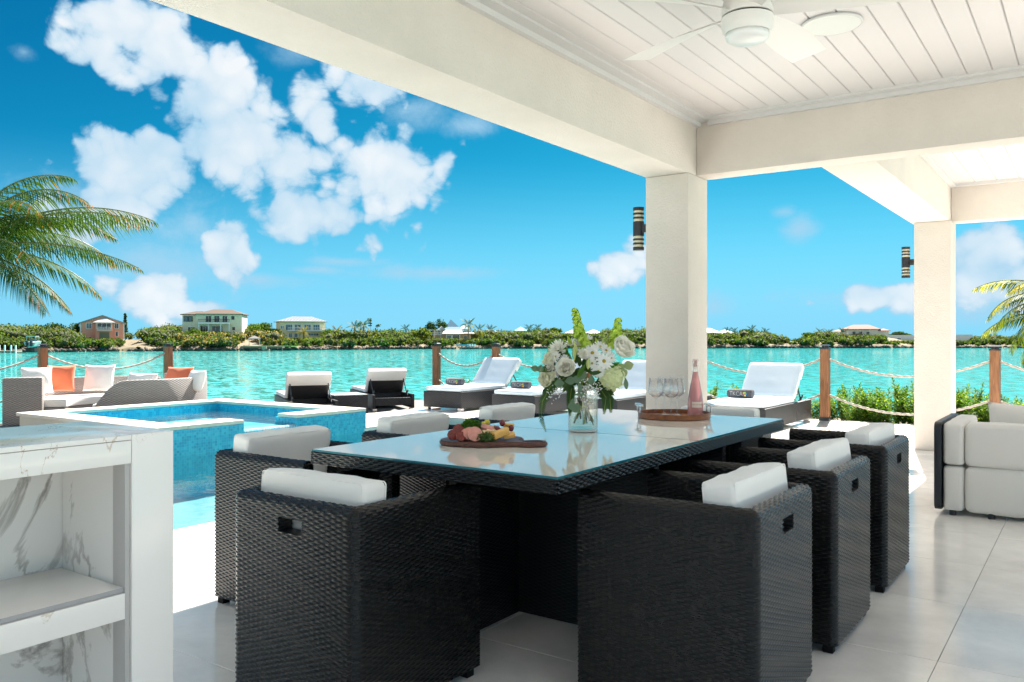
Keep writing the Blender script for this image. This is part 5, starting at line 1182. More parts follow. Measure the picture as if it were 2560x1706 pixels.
# clearings in front of the houses: (px0, px1, depth of the house, lowest screen row that must stay free)
CLR = [(205, 308, 216, 846), (308, 352, 240, 868), (452, 610, 226, 831), (696, 820, 246, 845), (1040, 1188, 268, 847), (2088, 2222, 330, 838), (2216, 2420, 305, 852), (612, 655, 214, 866), (1284, 1322, 320, 828), (1740, 1842, 330, 832), (1412, 1510, 330, 834)]
cs = []; rd = []; kinds = []
g = np.random.default_rng(11)
def shrub(px, t, top=None):
    s_ = shore(px); d = s_+.9+t*59; z0 = gnd(px, d); lim = interp(SKY, px)
    lim = lim-(4 if px < 440 else 0)+(2.5 if px > 1700 else 0)+3.5*math.sin(px*.045)+2.5*math.sin(px*.13+2); tmax = HZ+(846-lim)*d/FPX; h = g.uniform(1.3, 3.6) if top is None else top
    if t < .12: h *= .62
    h = min(h*1.15, max(.5, tmax-z0+g.uniform(-.9, 1.1)))
    for a, b_, dh, yb in CLR:
        if a-6 < px < b_+6 and d < dh+2: h = min(h, HZ+(846-yb)*d/FPX-z0)
        if a-4 < px < b_+4 and dh-2 <= d < dh+16: return
    if h < .35: return
    p = at(px, d); w = h*g.uniform(.65, 1.15)
    n_ = 1 if h < 1.6 else 3
    for k in range(n_):
        cs.append((p.x+g.uniform(-.5, .5)*w*(n_ > 1), p.y+g.uniform(-.5, .5)*w*(n_ > 1), z0+h*g.uniform(.42, .62))); r_ = w*(.62 if n_ > 1 else .8); rd.append((r_, r_, h*g.uniform(.40, .52)))
        kinds.append(int(g.choice([0, 0, 1, 1, 2, 3, 3, 0]) if not (430 < px < 720 and t < .4) else g.choice([1, 3, 4, 4, 0])))
for k in range(3300): shrub(g.uniform(-120, 2680), g.random()**1.25)
cs = np.array(cs); rd = np.array(rd); kinds = np.array(kinds)
v, f = leaf_cloud(cs, rd, 46, .42, 21, out=1.0, aspect=1.3); mi = np.repeat(kinds, 46)
flip = np.random.default_rng(5).random(len(mi)) < .22; mi = np.where(flip, (mi+2) % 5 if False else 2, mi)
me = mesh_np('scrub', v, f, mi); o = link('scrub', me, scrubs); tag(o, 'dense low green and olive scrub covering the far shore', 'bushes', None, 'stuff')
# solid dark twigs inside, so that the scrub does not read as confetti
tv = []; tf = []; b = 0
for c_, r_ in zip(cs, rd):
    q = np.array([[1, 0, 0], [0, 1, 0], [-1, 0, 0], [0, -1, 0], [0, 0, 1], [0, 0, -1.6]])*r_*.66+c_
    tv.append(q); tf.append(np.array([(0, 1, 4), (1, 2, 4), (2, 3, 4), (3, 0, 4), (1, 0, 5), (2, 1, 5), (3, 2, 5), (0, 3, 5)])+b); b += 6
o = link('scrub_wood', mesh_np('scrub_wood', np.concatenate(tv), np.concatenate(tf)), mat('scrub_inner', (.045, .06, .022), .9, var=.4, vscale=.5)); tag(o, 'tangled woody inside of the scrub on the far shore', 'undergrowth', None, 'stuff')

# ------------------------------------------------------------------ trees one can tell apart on the far shore
def broad_tree(px, dd, y_top, wpx, mi_, lab, base=None):
    d = shore(px)+dd; z0 = gnd(px, d)-.1 if base is None else base; zt_ = HZ+(846-y_top)*d/FPX; w = wpx*d/FPX/2; h = zt_-z0; p = at(px, d, z0)
    r = empty('tree', p, 0, lab, 'tree', 'trees on the far shore'); MB().tube([(0, 0, 0), (.1*w, 0, h*.35), (-.05*w, 0, h*.7)], [.05*h, .035*h, .015*h], 7).build('trunk', bark, r)
    gg = np.random.default_rng(int(px)); c_ = []; r_ = []
    for k in range(9): a = gg.uniform(0, 6.28); q = gg.uniform(.2, .62); c_.append((w*q*math.cos(a), w*q*math.sin(a)*.8, h*gg.uniform(.38, .8))); e = gg.uniform(.32, .5); r_.append((w*e, w*e, h*.2*gg.uniform(.8, 1.2)))
    v, f = leaf_cloud(c_, r_, 110, .42, int(px)+1, out=1., aspect=1.3); mi = np.random.default_rng(3).choice([mi_, mi_, 2], len(f)); link('crown', mesh_np('crown', v, f, mi), scrubs, r)
broad_tree(120, 30, 800, 95, 2, 'wide dark tree behind the boat at the far left shore'); broad_tree(200, 26, 806, 70, 2, 'dark tree touching the left side of the pink house'); broad_tree(648, 24, 804, 75, 0, 'green tree to the right of the brown roofed villa')
broad_tree(480, 14, 822, 60, 0, 'bushy tree at the lower left corner of the brown roofed villa'); broad_tree(680, 16, 818, 60, 2, 'tree against the left wall of the metal roofed yellow house'); broad_tree(1078, 34, 800, 40, 2, 'tall dark tree left of the steep blue roof'); broad_tree(1102, 40, 793, 52, 2, 'tallest dark tree just behind the steep blue roof')
broad_tree(1052, 14, 815, 62, 1, 'bright green rounded tree left of the steep blue roof house'); broad_tree(1388, 40, 816, 44, 0, 'small rounded tree left of the bouquet on the skyline'); broad_tree(1548, 40, 822, 40, 2, 'round tree right of the bouquet on the skyline')
broad_tree(1860, 34, 823, 50, 0, 'rounded tree right of the white tent roofs'); broad_tree(2030, 30, 829, 62, 0, 'broad tree left of the red tiled villa'); broad_tree(2240, 52, 829, 46, 2, 'tree right of the red tiled villa roof'); broad_tree(2268, 60, 832, 30, 0, 'small tree top behind the white flat house'); broad_tree(2165, 22, 838, 60, 0, 'low tree in front of the red tiled villa')
broad_tree(830, 20, 822, 70, 0, 'green tree right of the yellow house porch')
def conifer(px, dd, y_top, y_b, wpx, lab):
    d = shore(px)+dd; z0 = gnd(px, d); zt_ = HZ+(846-y_top)*d/FPX; h = zt_-z0; p = at(px, d, z0); r = empty('conifer', p, 0, lab, 'tree'); w = wpx*d/FPX/2
    MB().tube([(0, 0, 0), (0, 0, h)], [.12, .03], 6).build('trunk', bark, r)
    c_ = [(.12*math.sin(k*2), 0, h*(.35+.6*k/8)) for k in range(9)]; r_ = [(w*(1-.08*k)*(.75+.4*(k % 2)), w*(1-.08*k), h*.035) for k in range(9)]
    v, f = leaf_cloud(c_, r_, 46, .35, 9, out=.6); link('crown', mesh_np('crown', v, f), scrubs[2], r)
conifer(313, 34, 783, 840, 15, 'slim dark conifer with tiered branches right of the pink house')
def frond_mesh(L_, droop, n=15, w=.13, seed=0, width=.05):
    rr = random.Random(seed); vs = []; fs = []
    ax = []
    for i in range(n+1): t = i/n; ax.append(Vector((L_*(t-.12*t*t*droop), 0, L_*(.35*t-droop*.62*t*t))))
    for i in range(2, n+1):
        t = i/n; p = ax[i]; tg = (ax[i]-ax[i-1]).normalized(); ll = w*L_*2.1*math.sin(pi*min(.97, .12+.85*t))**.7
        for s_ in (-1, 1):
            dr = (Vector((0, s_, 0))+tg*.55+Vector((0, 0, -.55+rr.uniform(-.15, .15)))).normalized(); tip = p+dr*ll; q = tg*width*L_; b_ = len(vs)
            vs += [p-q*.5, p+q*.5, tip+q*.15]; fs.append((b_, b_+1, b_+2))
    for i in range(n): b_ = len(vs); o_ = Vector((0, .012*L_, 0)); vs += [ax[i]-o_, ax[i]+o_, ax[i+1]]; fs.append((b_, b_+1, b_+2))
    return vs, fs
far_fr = []
for k in range(3):
    vs, fs = frond_mesh(1, [.5, .9, 1.3][k], 13, .13, k, .06); me = bpy.data.meshes.new('frond'); me.from_pydata(vs, [], fs); far_fr.append(me)
def far_palm(px, dd, y_top, y_b, L_, lab, m=None, nf=15):
    d = shore(px)+dd; z0 = gnd(px, d); zt_ = HZ+(846-y_top)*d/FPX-L_*.25; p = at(px, d, z0); h = max(1., zt_-z0); r = empty('palm_tree', p, 0, lab, 'palm tree', 'palms on the far shore')
    MB().tube([(0, 0, 0), (.08*h, 0, h*.5), (.06*h, .0, h)], [.19, .14, .12], 7).build('trunk', bark, r)
    rr = random.Random(px)
    for k in range(nf):
        key = k % 3; mm = (m or palm_g) if key < 2 else palm_y if m is None else m; key2 = (key, mm.name)
        if key2 not in fcache: me = far_fr[key].copy(); me.materials.append(mm); fcache[key2] = me
        o = link('frond', fcache[key2], None, r, (.06*h, 0, h), (0, -R([38, 8, -16][key]+rr.uniform(-10, 10)), k*2.4+rr.uniform(-.2, .2))); o.scale = (L_, L_, L_)
fcache = {}
for a in [(885, 12, 812, 860, 3.0, 'palm with brown drooping fronds right of the yellow house', None), (907, 14, 810, 860, 3.0, 'palm beside the thin tall palm, right of the yellow house', None), (1168, 10, 806, 850, 3.2, 'palm in front of the steep blue roof house', None), (1196, 12, 819, 850, 2.9, 'palm right of the steep blue roof house', None), (1224, 14, 821, 850, 2.8, 'palm with yellow fronds before the small white gable', None),
          (1013, 30, 818, 836, 2.2, 'tiny palm on the skyline left of the tall dark trees', scrubs[2]), (980, 34, 826, 838, 2.0, 'smallest palm on the skyline, left of the tall dark trees', scrubs[2]), (1322, 30, 817, 838, 2.4, 'palm right of the turquoise roof', scrubs[2]), (1343, 34, 817, 834, 2.2, 'dark palm further right of the turquoise roof', scrubs[2]),
          (1818, 22, 825, 840, 2.3, 'dark palm in front of the white tent roofs', scrubs[2]), (1834, 30, 824, 840, 2.0, 'narrow palm right of the white tent roofs', scrubs[2]), (1912, 26, 826, 842, 2.2, 'small upright palm on the right skyline', scrubs[2]), (1878, 30, 820, 838, 2.4, 'wind bent palm on the right skyline', scrubs[2]), (2048, 30, 826, 842, 2.3, 'slim palm left of the red tiled villa', None), (2072, 26, 828, 846, 2.4, 'second slim palm left of the red tiled villa', None), (2108, 20, 828, 852, 2.8, 'palm standing in front of the red tiled villa', None), (840, 18, 822, 850, 2.6, 'yellowish palm behind the yellow house porch', palm_y), (757, 10, 824, 850, 2.6, 'yellow green palm in front of the yellow house', palm_y)]:
    far_palm(*a)
# thin flowering stalks
def stalk(px, dd, y_top, lab, tufts):
    d = shore(px)+dd; z0 = gnd(px, d); h = HZ+(846-y_top)*d/FPX-z0; r = empty('stalk_plant', at(px, d, z0), 0, lab, 'tree'); MB().tube([(0, 0, 0), (.15, 0, h*.5), (0, 0, h)], [.08, .05, .03], 5).build('trunk', bark, r)
    v, f = leaf_cloud([(random.uniform(-.5, .5)*1.2, 0, h*q) for q in tufts], [(.75, .75, .28)]*len(tufts), 26, .3, int(px), out=.5); link('crown', mesh_np('crown', v, f), scrubs[2], r)
stalk(926, 20, 797, 'tall thin tufted stalk tree on the skyline right of the palms', [.98, .9, .8, .7]); stalk(944, 22, 812, 'shorter thin stalk tree right of the tallest stalk', [.97, .9]); stalk(900, 24, 808, 'thin stalk tree left of the tallest stalk', [.97, .88])

# ------------------------------------------------------------------ houses on the far shore
hw_ = {k: mat(k, c, r_, var=.06, vscale=.6) for k, c, r_ in [('salmon_wall', (.95, .43, .30), .85), ('cream_wall', (.84, .77, .58), .85), ('yellow_wall', (.86, .77, .50), .85), ('white_wall', (.85, .87, .85), .8), ('tan_wall', (.72, .55, .38), .85), ('pale_wall', (.74, .76, .66), .85), ('brown_roof', (.10, .065, .045), .85), ('grey_roof', (.26, .29, .32), .5), ('white_roof', (.42, .43, .44), .5), ('blue_roof', (.24, .40, .52), .45), ('red_roof', (.19, .075, .05), .8), ('teal_roof', (.03, .36, .28), .5), ('white_trim', (.88, .88, .86), .6), ('dark_rail', (.04, .022, .02), .6), ('weathered_roof', (.20, .19, .18), .9), ('white_post', (.85, .85, .83), .6), ('dock_stone', (.12, .11, .10), .9), ('dock_timber', (.34, .29, .23), .9), ('door_green', (.22, .24, .15), .7)]}
pane_m = mat('window_pane', (.05, .12, .17), .12, spec=.8); pane_d = mat('dark_pane', (.012, .016, .022), .12, spec=.8)
def house(px, d, yb, lab, extra=0, cat='house', name='house'):
    z = HZ+(846-yb)*d/FPX; r = empty(name, at(px, d, z), R(YAW+extra)-math.atan((px-1280)/FPX), lab, cat); return r
def hb_(name, m, r, x0, y0, z0, x1, y1, z1, **k): return bx(name, hw_[m] if isinstance(m, str) else m, r, x0, y0, z0, x1, y1, z1, **k)
def win(r, x, z, w, h, yf, n_=2, m=None, fr='white_trim'):
    q = hb_('window', fr, r, x-w/2-.12, yf-.10, z-.1, x+w/2+.12, yf-.002, z+h+.1); pw_ = w/n_
    for k in range(n_): bx('pane', m or pane_m, q, x-w/2+k*pw_+.05, yf-.14, z+.03, x-w/2+(k+1)*pw_-.05, yf-.102, z+h-.03)
    return q
def hip(r, m, x0, y0, x1, y1, z, h, ridge=None, ov=.6, name='roof', ribs=0):
    x0 -= ov; x1 += ov; y0 -= ov; y1 += ov; ins = min((y1-y0)/2, (x1-x0)/2)*.98; ym = (y0+y1)/2
    a, b_ = (x0+ins, x1-ins) if ridge is None else ridge
    mb = MB().add([(x0, y0, z), (x1, y0, z), (x1, y1, z), (x0, y1, z), (a, ym, z+h), (b_, ym, z+h), (x0, y0, z-.18), (x1, y0, z-.18), (x1, y1, z-.18), (x0, y1, z-.18)], [(0, 1, 5, 4), (1, 2, 5), (2, 3, 4, 5), (3, 0, 4), (6, 7, 1, 0), (7, 8, 2, 1), (8, 9, 3, 2), (9, 6, 0, 3), (9, 8, 7, 6)])
    o = mb.build(name, hw_[m], r)
    if ribs:
        rb = MB()
        for k in range(1, ribs):
            xx = x0+(x1-x0)*k/ribs; t = 1 if a <= xx <= b_ else ((xx-x0)/(a-x0) if xx < a else (x1-xx)/(x1-b_)); rb.tube([(xx, y0, z+.05), (xx, y0+(ym-y0)*t, z+h*t+.05)], .05, 4)
        tag(rb.build('standing_seams', hw_[m], o), kind='stuff')
    return o
def rail(r, m, x0, x1, y, z, h=1.0, step=.45):
    b_ = hb_('balcony_rail', m, r, x0, y-.05, z+h-.1, x1, y+.05, z+h); k = MB(); n_ = max(2, int((x1-x0)/step))
    for i in range(n_+1): xx = x0+.04+(x1-x0-.08)*i/n_; k.box(xx-.03, y-.03, z, xx+.03, y+.03, z+h-.102)
    tag(k.build('balusters', hw_[m], b_), kind='stuff'); return b_
# 1 salmon house
d = 215; k = d/FPX; r = house(256, d, 848, 'salmon pink two storey gabled house with white balcony at the far left shore')
W_ = 98*k/2; He = (848-806)*k; Ha = (848-789)*k
mb = MB(); mb.add([(-W_, 0, 0), (W_, 0, 0), (W_, 8, 0), (-W_, 8, 0), (-W_, 0, He), (W_, 0, He), (W_, 8, He), (-W_, 8, He), (0, 0, Ha), (0, 8, Ha)], [(0, 1, 5, 8, 4), (1, 2, 6, 5), (2, 3, 7, 9, 6), (3, 0, 4, 7)]); mb.build('wall', hw_['salmon_wall'], r)
mb = MB(); e = .5
for s_ in (-1, 1): mb.add([(s_*(W_+e), -e, He-.2), (0, -e, Ha+.12), (0, 8+e, Ha+.12), (s_*(W_+e), 8+e, He-.2), (s_*(W_+e), -e, He-.45), (0, -e, Ha-.12), (0, 8+e, Ha-.12), (s_*(W_+e), 8+e, He-.45)], [(0, 1, 2, 3), (4, 5, 6, 7), (0, 1, 5, 4), (3, 2, 6, 7), (0, 3, 7, 4)])
mb.build('roof', hw_['grey_roof'], r)
hb_('bay', 'salmon_wall', r, -1.6, -1.6, 0, 2.4, -.002, He*.98)
MB().add([(-2.3, -2.2, He-.1), (3.1, -2.2, He-.1), (3.1, 0, He-.1), (-2.3, 0, He-.1), (.4, -.3, He+1.2), (.4, -.001, He+1.2)], [(0, 1, 4), (1, 2, 5, 4), (3, 0, 4, 5), (0, 3, 2, 1)]).build('porch_roof', hw_['white_roof'], r)
for x in (-W_+.05, W_-.05): hb_('corner_trim', 'white_trim', r, x-.14, -.05, 0, x+.14, .05, He)
win(r, -3.1, 2.75, 1.2, 1.3, 0, 2); win(r, 3.35, 2.75, .9, 1.3, 0, 2, pane_d); win(r, 3.35, .75, .6, 1.1, 0, 1, pane_d)
win(r, .4, 2.7, 3.2, 1.35, -1.6, 3, pane_d); hb_('door', 'door_green', r, -.7, -1.66, .05, 1.6, -1.603, 1.75); hb_('balcony', 'white_trim', r, -1.2, -2.5, 2.15, 2.1, -1.61, 2.3); rail(r, 'white_trim', -1.2, 2.1, -2.45, 2.3, .8, .35)
# 2 cream villa, brown roof
d = 226; k = d/FPX; r = house(530, d, 833, 'large cream two storey villa with brown tiled roof and columned balcony', -11)
H2 = (833-785)*k; xl = -73*k; xr = 74*k
hb_('wall', 'cream_wall', r, -4.2, 0, -.6, xr-.2, 9, H2); hb_('side_wing', 'cream_wall', r, xl, 1.2, -.6, -4.202, 8, H2-.1)
hip(r, 'brown_roof', -3.6, 0, xr-.4, 9, H2, 1.35, (-.5, 4.4), .6); hip(r, 'brown_roof', xl, 1.2, -2.8, 8, H2-.1, .95, (xl+3, -3.2), .5)
bz = 2.9
hb_('balcony', 'white_trim', r, -3.3, -1.8, bz-.45, 5.0, -.002, bz); rail(r, 'dark_rail', -3.3, 5.0, -1.74, bz, .85, .3)
for x in (-3.1, -.6, 2.6, 4.8): hb_('column', 'white_post', r, x-.14, -1.7, -.4, x+.14, -1.42, bz-.452)
for x, w in ((-.9, 1.5), (1.3, 1.4), (3.4, 1.3)): win(r, x, bz+.02, w, 1.75, 0, 2, pane_d, 'cream_wall')
for x, w in ((-2.0, 2.0), (1.4, 2.8)): win(r, x, .0, w, 1.9, 0, 3, pane_d, 'cream_wall')
win(r, -7.05, bz+.35, .95, 1.25, 1.2, 1, pane_m, 'dark_rail'); win(r, -5.9, bz+.35, .95, 1.25, 1.2, 1, pane_m, 'dark_rail'); win(r, -5.6, .3, 1.8, 1.3, 1.2, 3, pane_d); win(r, 5.5, bz+.9, .5, .7, 0, 1, pane_d, 'dark_rail'); win(r, 5.7, .9, .4, .6, 0, 1, pane_d, 'dark_rail')
# 3 yellow house, metal roof
d = 246; k = d/FPX; r = house(757, d, 848, 'pale yellow two storey house with ribbed metal roof and long white balcony', 9)
H3 = (848-804)*k; x0_, x1_ = -56*k, 55*k
hb_('wall', 'yellow_wall', r, x0_, 0, -.8, x1_, 8, H3); hip(r, 'grey_roof', x0_, 0, x1_, 8, H3, 1.55, (x0_+4.2, x1_-3.2), .7, ribs=34)
b3 = 2.55; hb_('balcony', 'white_trim', r, x0_+2.2, -1.5, b3-.22, x1_+.3, -.002, b3); rail(r, 'white_trim', x0_+2.2, x1_+.3, -1.45, b3, .9, .32)
for x, w, n_ in ((-4.0, 1.9, 3), (-1.5, 1.8, 2), (1.4, 1.9, 3), (4.0, 1.9, 3)): win(r, x, b3+.1, w, 1.6, 0, n_, pane_m)
for x in (-6.2, -5.7): win(r, x+.0, b3+.5, .3, .9, 0, 1, pane_d)
win(r, -3.6, .5, .9, 1.2, 0, 2, pane_m); win(r, -2.0, .5, .9, 1.2, 0, 2, pane_d); win(r, 3.1, 1.0, 3.0, .7, 0, 4, pane_m)
hb_('porch_roof', 'white_trim', r, x1_+.002, -1.2, 2.0, x1_+2.3, 1.2, 2.15)
for x in (x1_+.5, x1_+1.3, x1_+2.1): hb_('porch_post', 'white_post', r, x-.09, -1.1, -.6, x+.09, -.92, 1.998)
# 4 steep blue roofed house
d = 268; k = d/FPX; r = house(1122, d, 850, 'white house with a steep swept blue metal roof among palms', 5)
hb_('wall', 'tan_wall', r, -4.5, 0, -.6, 7.2, 8, 3.0); hb_('verandah_wall', 'white_wall', r, -1.0, -1.5, -.4, 3.6, -.002, 2.0)
MB().add([(-1.9, -.2, 3.0), (4.9, -.2, 3.0), (4.9, 7, 3.0), (-1.9, 7, 3.0), (-.2, 1.2, 4.2), (3.4, 1.2, 4.2), (3.4, 5.6, 4.2), (-.2, 5.6, 4.2), (.75, 3.2, 6.6), (1.05, 3.2, 6.6), (1.05, 3.6, 6.6), (.75, 3.6, 6.6)],
         [(0, 1, 5, 4), (1, 2, 6, 5), (2, 3, 7, 6), (3, 0, 4, 7), (4, 5, 9, 8), (5, 6, 10, 9), (6, 7, 11, 10), (7, 4, 8, 11), (8, 9, 10, 11), (0, 3, 2, 1)]).build('roof', hw_['blue_roof'], r)
MB().add([(-2.4, -2.3, 2.0), (4.6, -2.3, 2.0), (4.0, -.3, 3.2), (-1.4, -.3, 3.2), (-2.4, -2.3, 1.85), (4.6, -2.3, 1.85), (4.0, -.3, 3.05), (-1.4, -.3, 3.05)], [(0, 1, 2, 3), (4, 7, 6, 5), (0, 4, 5, 1), (1, 5, 6, 2), (3, 2, 6, 7), (0, 3, 7, 4)]).build('verandah_roof', hw_['white_roof'], r)
hip(r, 'blue_roof', 3.6, 1, 6.6, 7, 3.6, 1.2, None, .4); hip(r, 'white_roof', 4.8, -1, 8.0, 6, 2.1, 1.1, None, .4)
MB().add([(-3.6, -.4, 3.0), (-.8, -.4, 3.0), (-2.2, -.4, 4.4), (-3.6, 4, 3.0), (-.8, 4, 3.0), (-2.2, 4, 4.4)], [(0, 1, 2), (1, 4, 5, 2), (3, 0, 2, 5), (4, 3, 5)]).build('gable', hw_['white_roof'], r)
hb_('balcony', 'white_trim', r, -6.4, -1.2, 1.55, -2.2, 1, 1.7); rail(r, 'white_trim', -6.4, -2.4, -1.15, 1.7, .7, .5); hb_('pergola', 'white_trim', r, -6.5, -1.2, 3.1, -2.5, 1.2, 3.25)
for x in (-6.4, -4.6, -2.7): hb_('post', 'white_post', r, x-.07, -1.15, -.3, x+.07, -1.0, 3.098)
win(r, -3.0, 1.75, .9, 1.15, 0, 2, pane_m); win(r, .0, -.1, 1.3, 1.5, -1.5, 3, pane_m); win(r, 2.2, -.1, 2.0, 1.6, -1.5, 3, pane_d); win(r, 5.4, .0, .9, 1.2, 0, 2, pane_d)
# small houses on the skyline
def small(px, d, yb, yt, wpx, roof_m, wall_m, lab, flat_=False, wins=((0, .5, 1.2, 1.1),), rh=.45, extra=0):
    r = house(px, d, yb, lab, extra); k = d/FPX; w = wpx*k/2; H_ = (yb-yt)*k
    if flat_: hb_('wall', wall_m, r, -w, 0, -1.5, w, 7, H_); hb_('parapet', 'white_trim', r, -w-.08, -.08, H_+.001, w+.08, 7.08, H_+.14)
    else: hb_('wall', wall_m, r, -w*.86, 0, -2.0, w*.86, 7, H_*(1-rh)); hip(r, roof_m, -w*.86, 0, w*.86, 7, H_*(1-rh), H_*rh, None, w*.14)
    for x, z, ww, hh in wins: win(r, x, z, ww, hh, 0, 2, pane_d)
    return r
small(1238, 275, 846, 827, 38, 'white_roof', 'white_wall', 'small white gabled house right of the palms near the blue roof', wins=((0, .2, 1.4, 1.0),))
small(1302, 320, 832, 817, 36, 'teal_roof', 'tan_wall', 'house with a turquoise green roof on the skyline', rh=.7, wins=((0, -.3, 1, .6),))
small(1430, 330, 838, 825, 44, 'grey_roof', 'pale_wall', 'long grey roofed house on the skyline left behind the bouquet', rh=.7, wins=()); small(1484, 330, 838, 824, 48, 'white_roof', 'tan_wall', 'white roofed house on the skyline behind the bouquet', rh=.7, wins=())
small(1758, 330, 836, 821, 90, 'white_roof', 'white_wall', 'white tent shaped roof just right of the big column', rh=.75, wins=()); small(1812, 325, 836, 825, 52, 'white_roof', 'white_wall', 'smaller white tent shaped roof right of the larger one', rh=.75, wins=())
r = small(2152, 330, 838, 812, 92, 'red_roof', 'pale_wall', 'large villa with red brown tiled hip roofs on the right skyline', rh=.42, wins=((-2.5, .1, 1.2, 1.3), (0, .1, 1.2, 1.3), (2.6, .1, 1.2, 1.3)))
hb_('side_wing', 'pale_wall', r, -10.5, 1, -3, -5.8, 7, 1.4); hip(r, 'red_roof', -10.5, 1, -5.8, 7, 1.4, 1.0, None, .5); hb_('side_wing', 'pale_wall', r, 6.2, 1, -2, 10.3, 7, 1.8); hip(r, 'red_roof', 6.2, 1, 10.3, 7, 1.8, .8, None, .5)
hb_('lower_wing', 'tan_wall', r, -10.8, -3, -4, -4.0, .9, -.6); hip(r, 'red_roof', -4.5, -3.4, 2.0, .5, -.4, .9, None, .4)
small(2285, 305, 858, 839, 136, None, 'white_wall', 'flat roofed white modern house beside the far column', True, wins=((-5.0, .6, 1.2, 1.2), (-3.6, -.4, .5, 1.4)))
r = small(2380, 300, 852, 838, 90, None, 'white_wall', 'low white wall house seen right of the far column', True, wins=())
# gazebo, docks, boats
d = 213; r = house(636, d, 866, 'small open gazebo with shingled roof and white posts on the far dock', 0, 'gazebo', 'gazebo'); k = d/FPX
for x in (-1.3, 1.3):
    for y in (0, 2.6): hb_('post', 'white_post', r, x-.08, y-.08, 0, x+.08, y+.08, 1.98)
hip(r, 'weathered_roof', -1.3, 0, 1.3, 2.6, 2.0, .75, None, .35)
hb_('table', 'white_post', r, -.5, .6, .35, .5, 1.2, .5)
def dock(px0, px1, d, yt, m, lab, name='dock', thick=.35, dep=2.2):
    c = (px0+px1)/2; k = d/FPX; z = HZ+(846-yt)*d/FPX; r = empty(name, at(c, d, z), R(YAW), lab, 'dock'); w = (px1-px0)*k/2
    hb_('deck', m, r, -w, 0, -thick, w, dep, 0); n_ = max(2, int(w*2/2.2))
    for i in range(n_+1): xx = -w+.1+(2*w-.2)*i/n_; hb_('pile', 'dock_stone', r, xx-.09, .05, WZ-z-.3, xx+.09, .25, -thick-.001)
    return r
r = dock(600, 706, 202, 867, 'dock_stone', 'long dark stone quay in front of the gazebo'); hb_('landing', 'dock_timber', r, .3, -.6, -.7, 1.4, -.002, .05)
o = bx('lawn', mat('lawn', (.05, .15, .02), .9, var=.2), None, -6, 2.3, -.2, 6.4, 8.5, .02); p = at(656, 202, HZ+(846-866)*202/FPX); o.location = p; o.rotation_euler = (0, 0, R(YAW)); tag(o, 'small bright green lawn behind the stone quay', 'lawn')
r = dock(814, 856, 231, 870, 'dock_timber', 'small far dock with a row of white posts')
for x in (-2.3, -1.9, -.4, 0, .45, .9, 1.35, 1.8, 2.2): hb_('white_post', 'white_post', r, x-.1, -.02, -.5, x+.1, .18, 1.05)
r = dock(-30, 40, 178, 877, 'dock_timber', 'pale dock with white posts at the far left shore')
for x in (-1.9, -.6, .55, 1.9, 2.9): hb_('white_post', 'white_post', r, x-.12, -.02, -.5, x+.12, .2, 1.2)
r = dock(250, 302, 199, 874, 'dock_timber', 'low floating jetty below the pink house')
hb_('white_post', 'white_post', r, .2, .3, -.3, .4, .5, 1.0)
r = dock(1150, 1198, 238, 869, 'dock_stone', 'dark dock with white chairs under the blue roof house')
cm = None
for i, x in enumerate((-.6, .1, .8, 1.5)):
    p = at(1174, 238, HZ+(846-869)*238/FPX)+Rv*x+Fv*.8; q = empty('deck_chair', p, R(YAW), ['leftmost', 'second from left', 'third from left', 'rightmost'][i]+' white deck chair on the dark far dock', 'chair', 'white deck chairs on the far dock')
    hb_('seat', 'white_post', q, -.25, -.3, .25, .25, .3, .33); hb_('backrest', 'white_post', q, -.25, .302, .25, .25, .38, .95)
r = dock(2018, 2055, 262, 867, 'teal_roof', 'low pale green dock left of the rope post on the right'); dock(2150, 2172, 262, 868, 'dock_timber', 'small dock below the red tiled villa')
def hull(name, px, d, zw, L_, w, h, m, lab, rz, extra=None):
    r = empty(name, at(px, d, zw), R(YAW+rz), lab, 'boat'); n = 12; vs = []; fs = []
    for i in range(n+1):
        t = i/n; ww = w/2*(1-max(0, (t-.45)/.55)**2.2)+.02; zk = h*.1*t*t*3; 
        vs += [(-ww, t*L_, h*(1+.25*t)), (-ww*.75, t*L_, h*.35+zk), (0, t*L_, zk), (ww*.75, t*L_, h*.35+zk), (ww, t*L_, h*(1+.25*t)), (0, t*L_, h*(.85+.25*t))]
    for i in range(n):
        for k in range(6): a = 6*i+k; b = 6*i+(k+1) % 6; fs.append((a, b, b+6, a+6))
    fs += [tuple(range(6)), tuple(range(6*n+5, 6*n-1, -1))]
    MB().add(vs, fs).build('hull', m, r); return r
bw_ = mat('boat_white', (.50, .50, .50), .3); bb_ = mat('boat_blue', (.02, .22, .36), .4)
r = hull('motor_boat', 74, 176, WZ+1.15, 5.5, 2.3, 1.15, bw_, 'white motor boat with a canopy standing on the bank at the far left', 10)
bx('windshield', pane_m, r, -.7, 1.8, 1.3, .7, 2.3, 1.9); bx('canopy', bw_, r, -.95, .6, 2.35, .95, 2.6, 2.48)
for x in (-.85, .85):
    for y in (.7, 2.4): MB().tube([(x, y, 1.2), (x, y, 2.349)], .04, 6).build('canopy_post', steel, r)
for x in (-.42, .42): MB().box(x-.2, -.55, .25, x+.2, -.02, 1.45).build('outboard_motor', black_m, r, bevel=.05)
MB().box(-.9, .2, -.9, -.6, 4, -.02).build('trailer_beam', black_m, r); MB().box(.6, .2, -.9, .9, 4, -.02).build('trailer_beam', black_m, r)
r = hull('small_boat', 1172, 235, WZ+.9, 3.6, 1.0, .45, bb_, 'small blue boat lifted at the dark far dock', 88); r = hull('kayak', 272, 197.0, WZ+.5, 2.2, .6, .3, bb_, 'small blue kayak on the low jetty', 90)

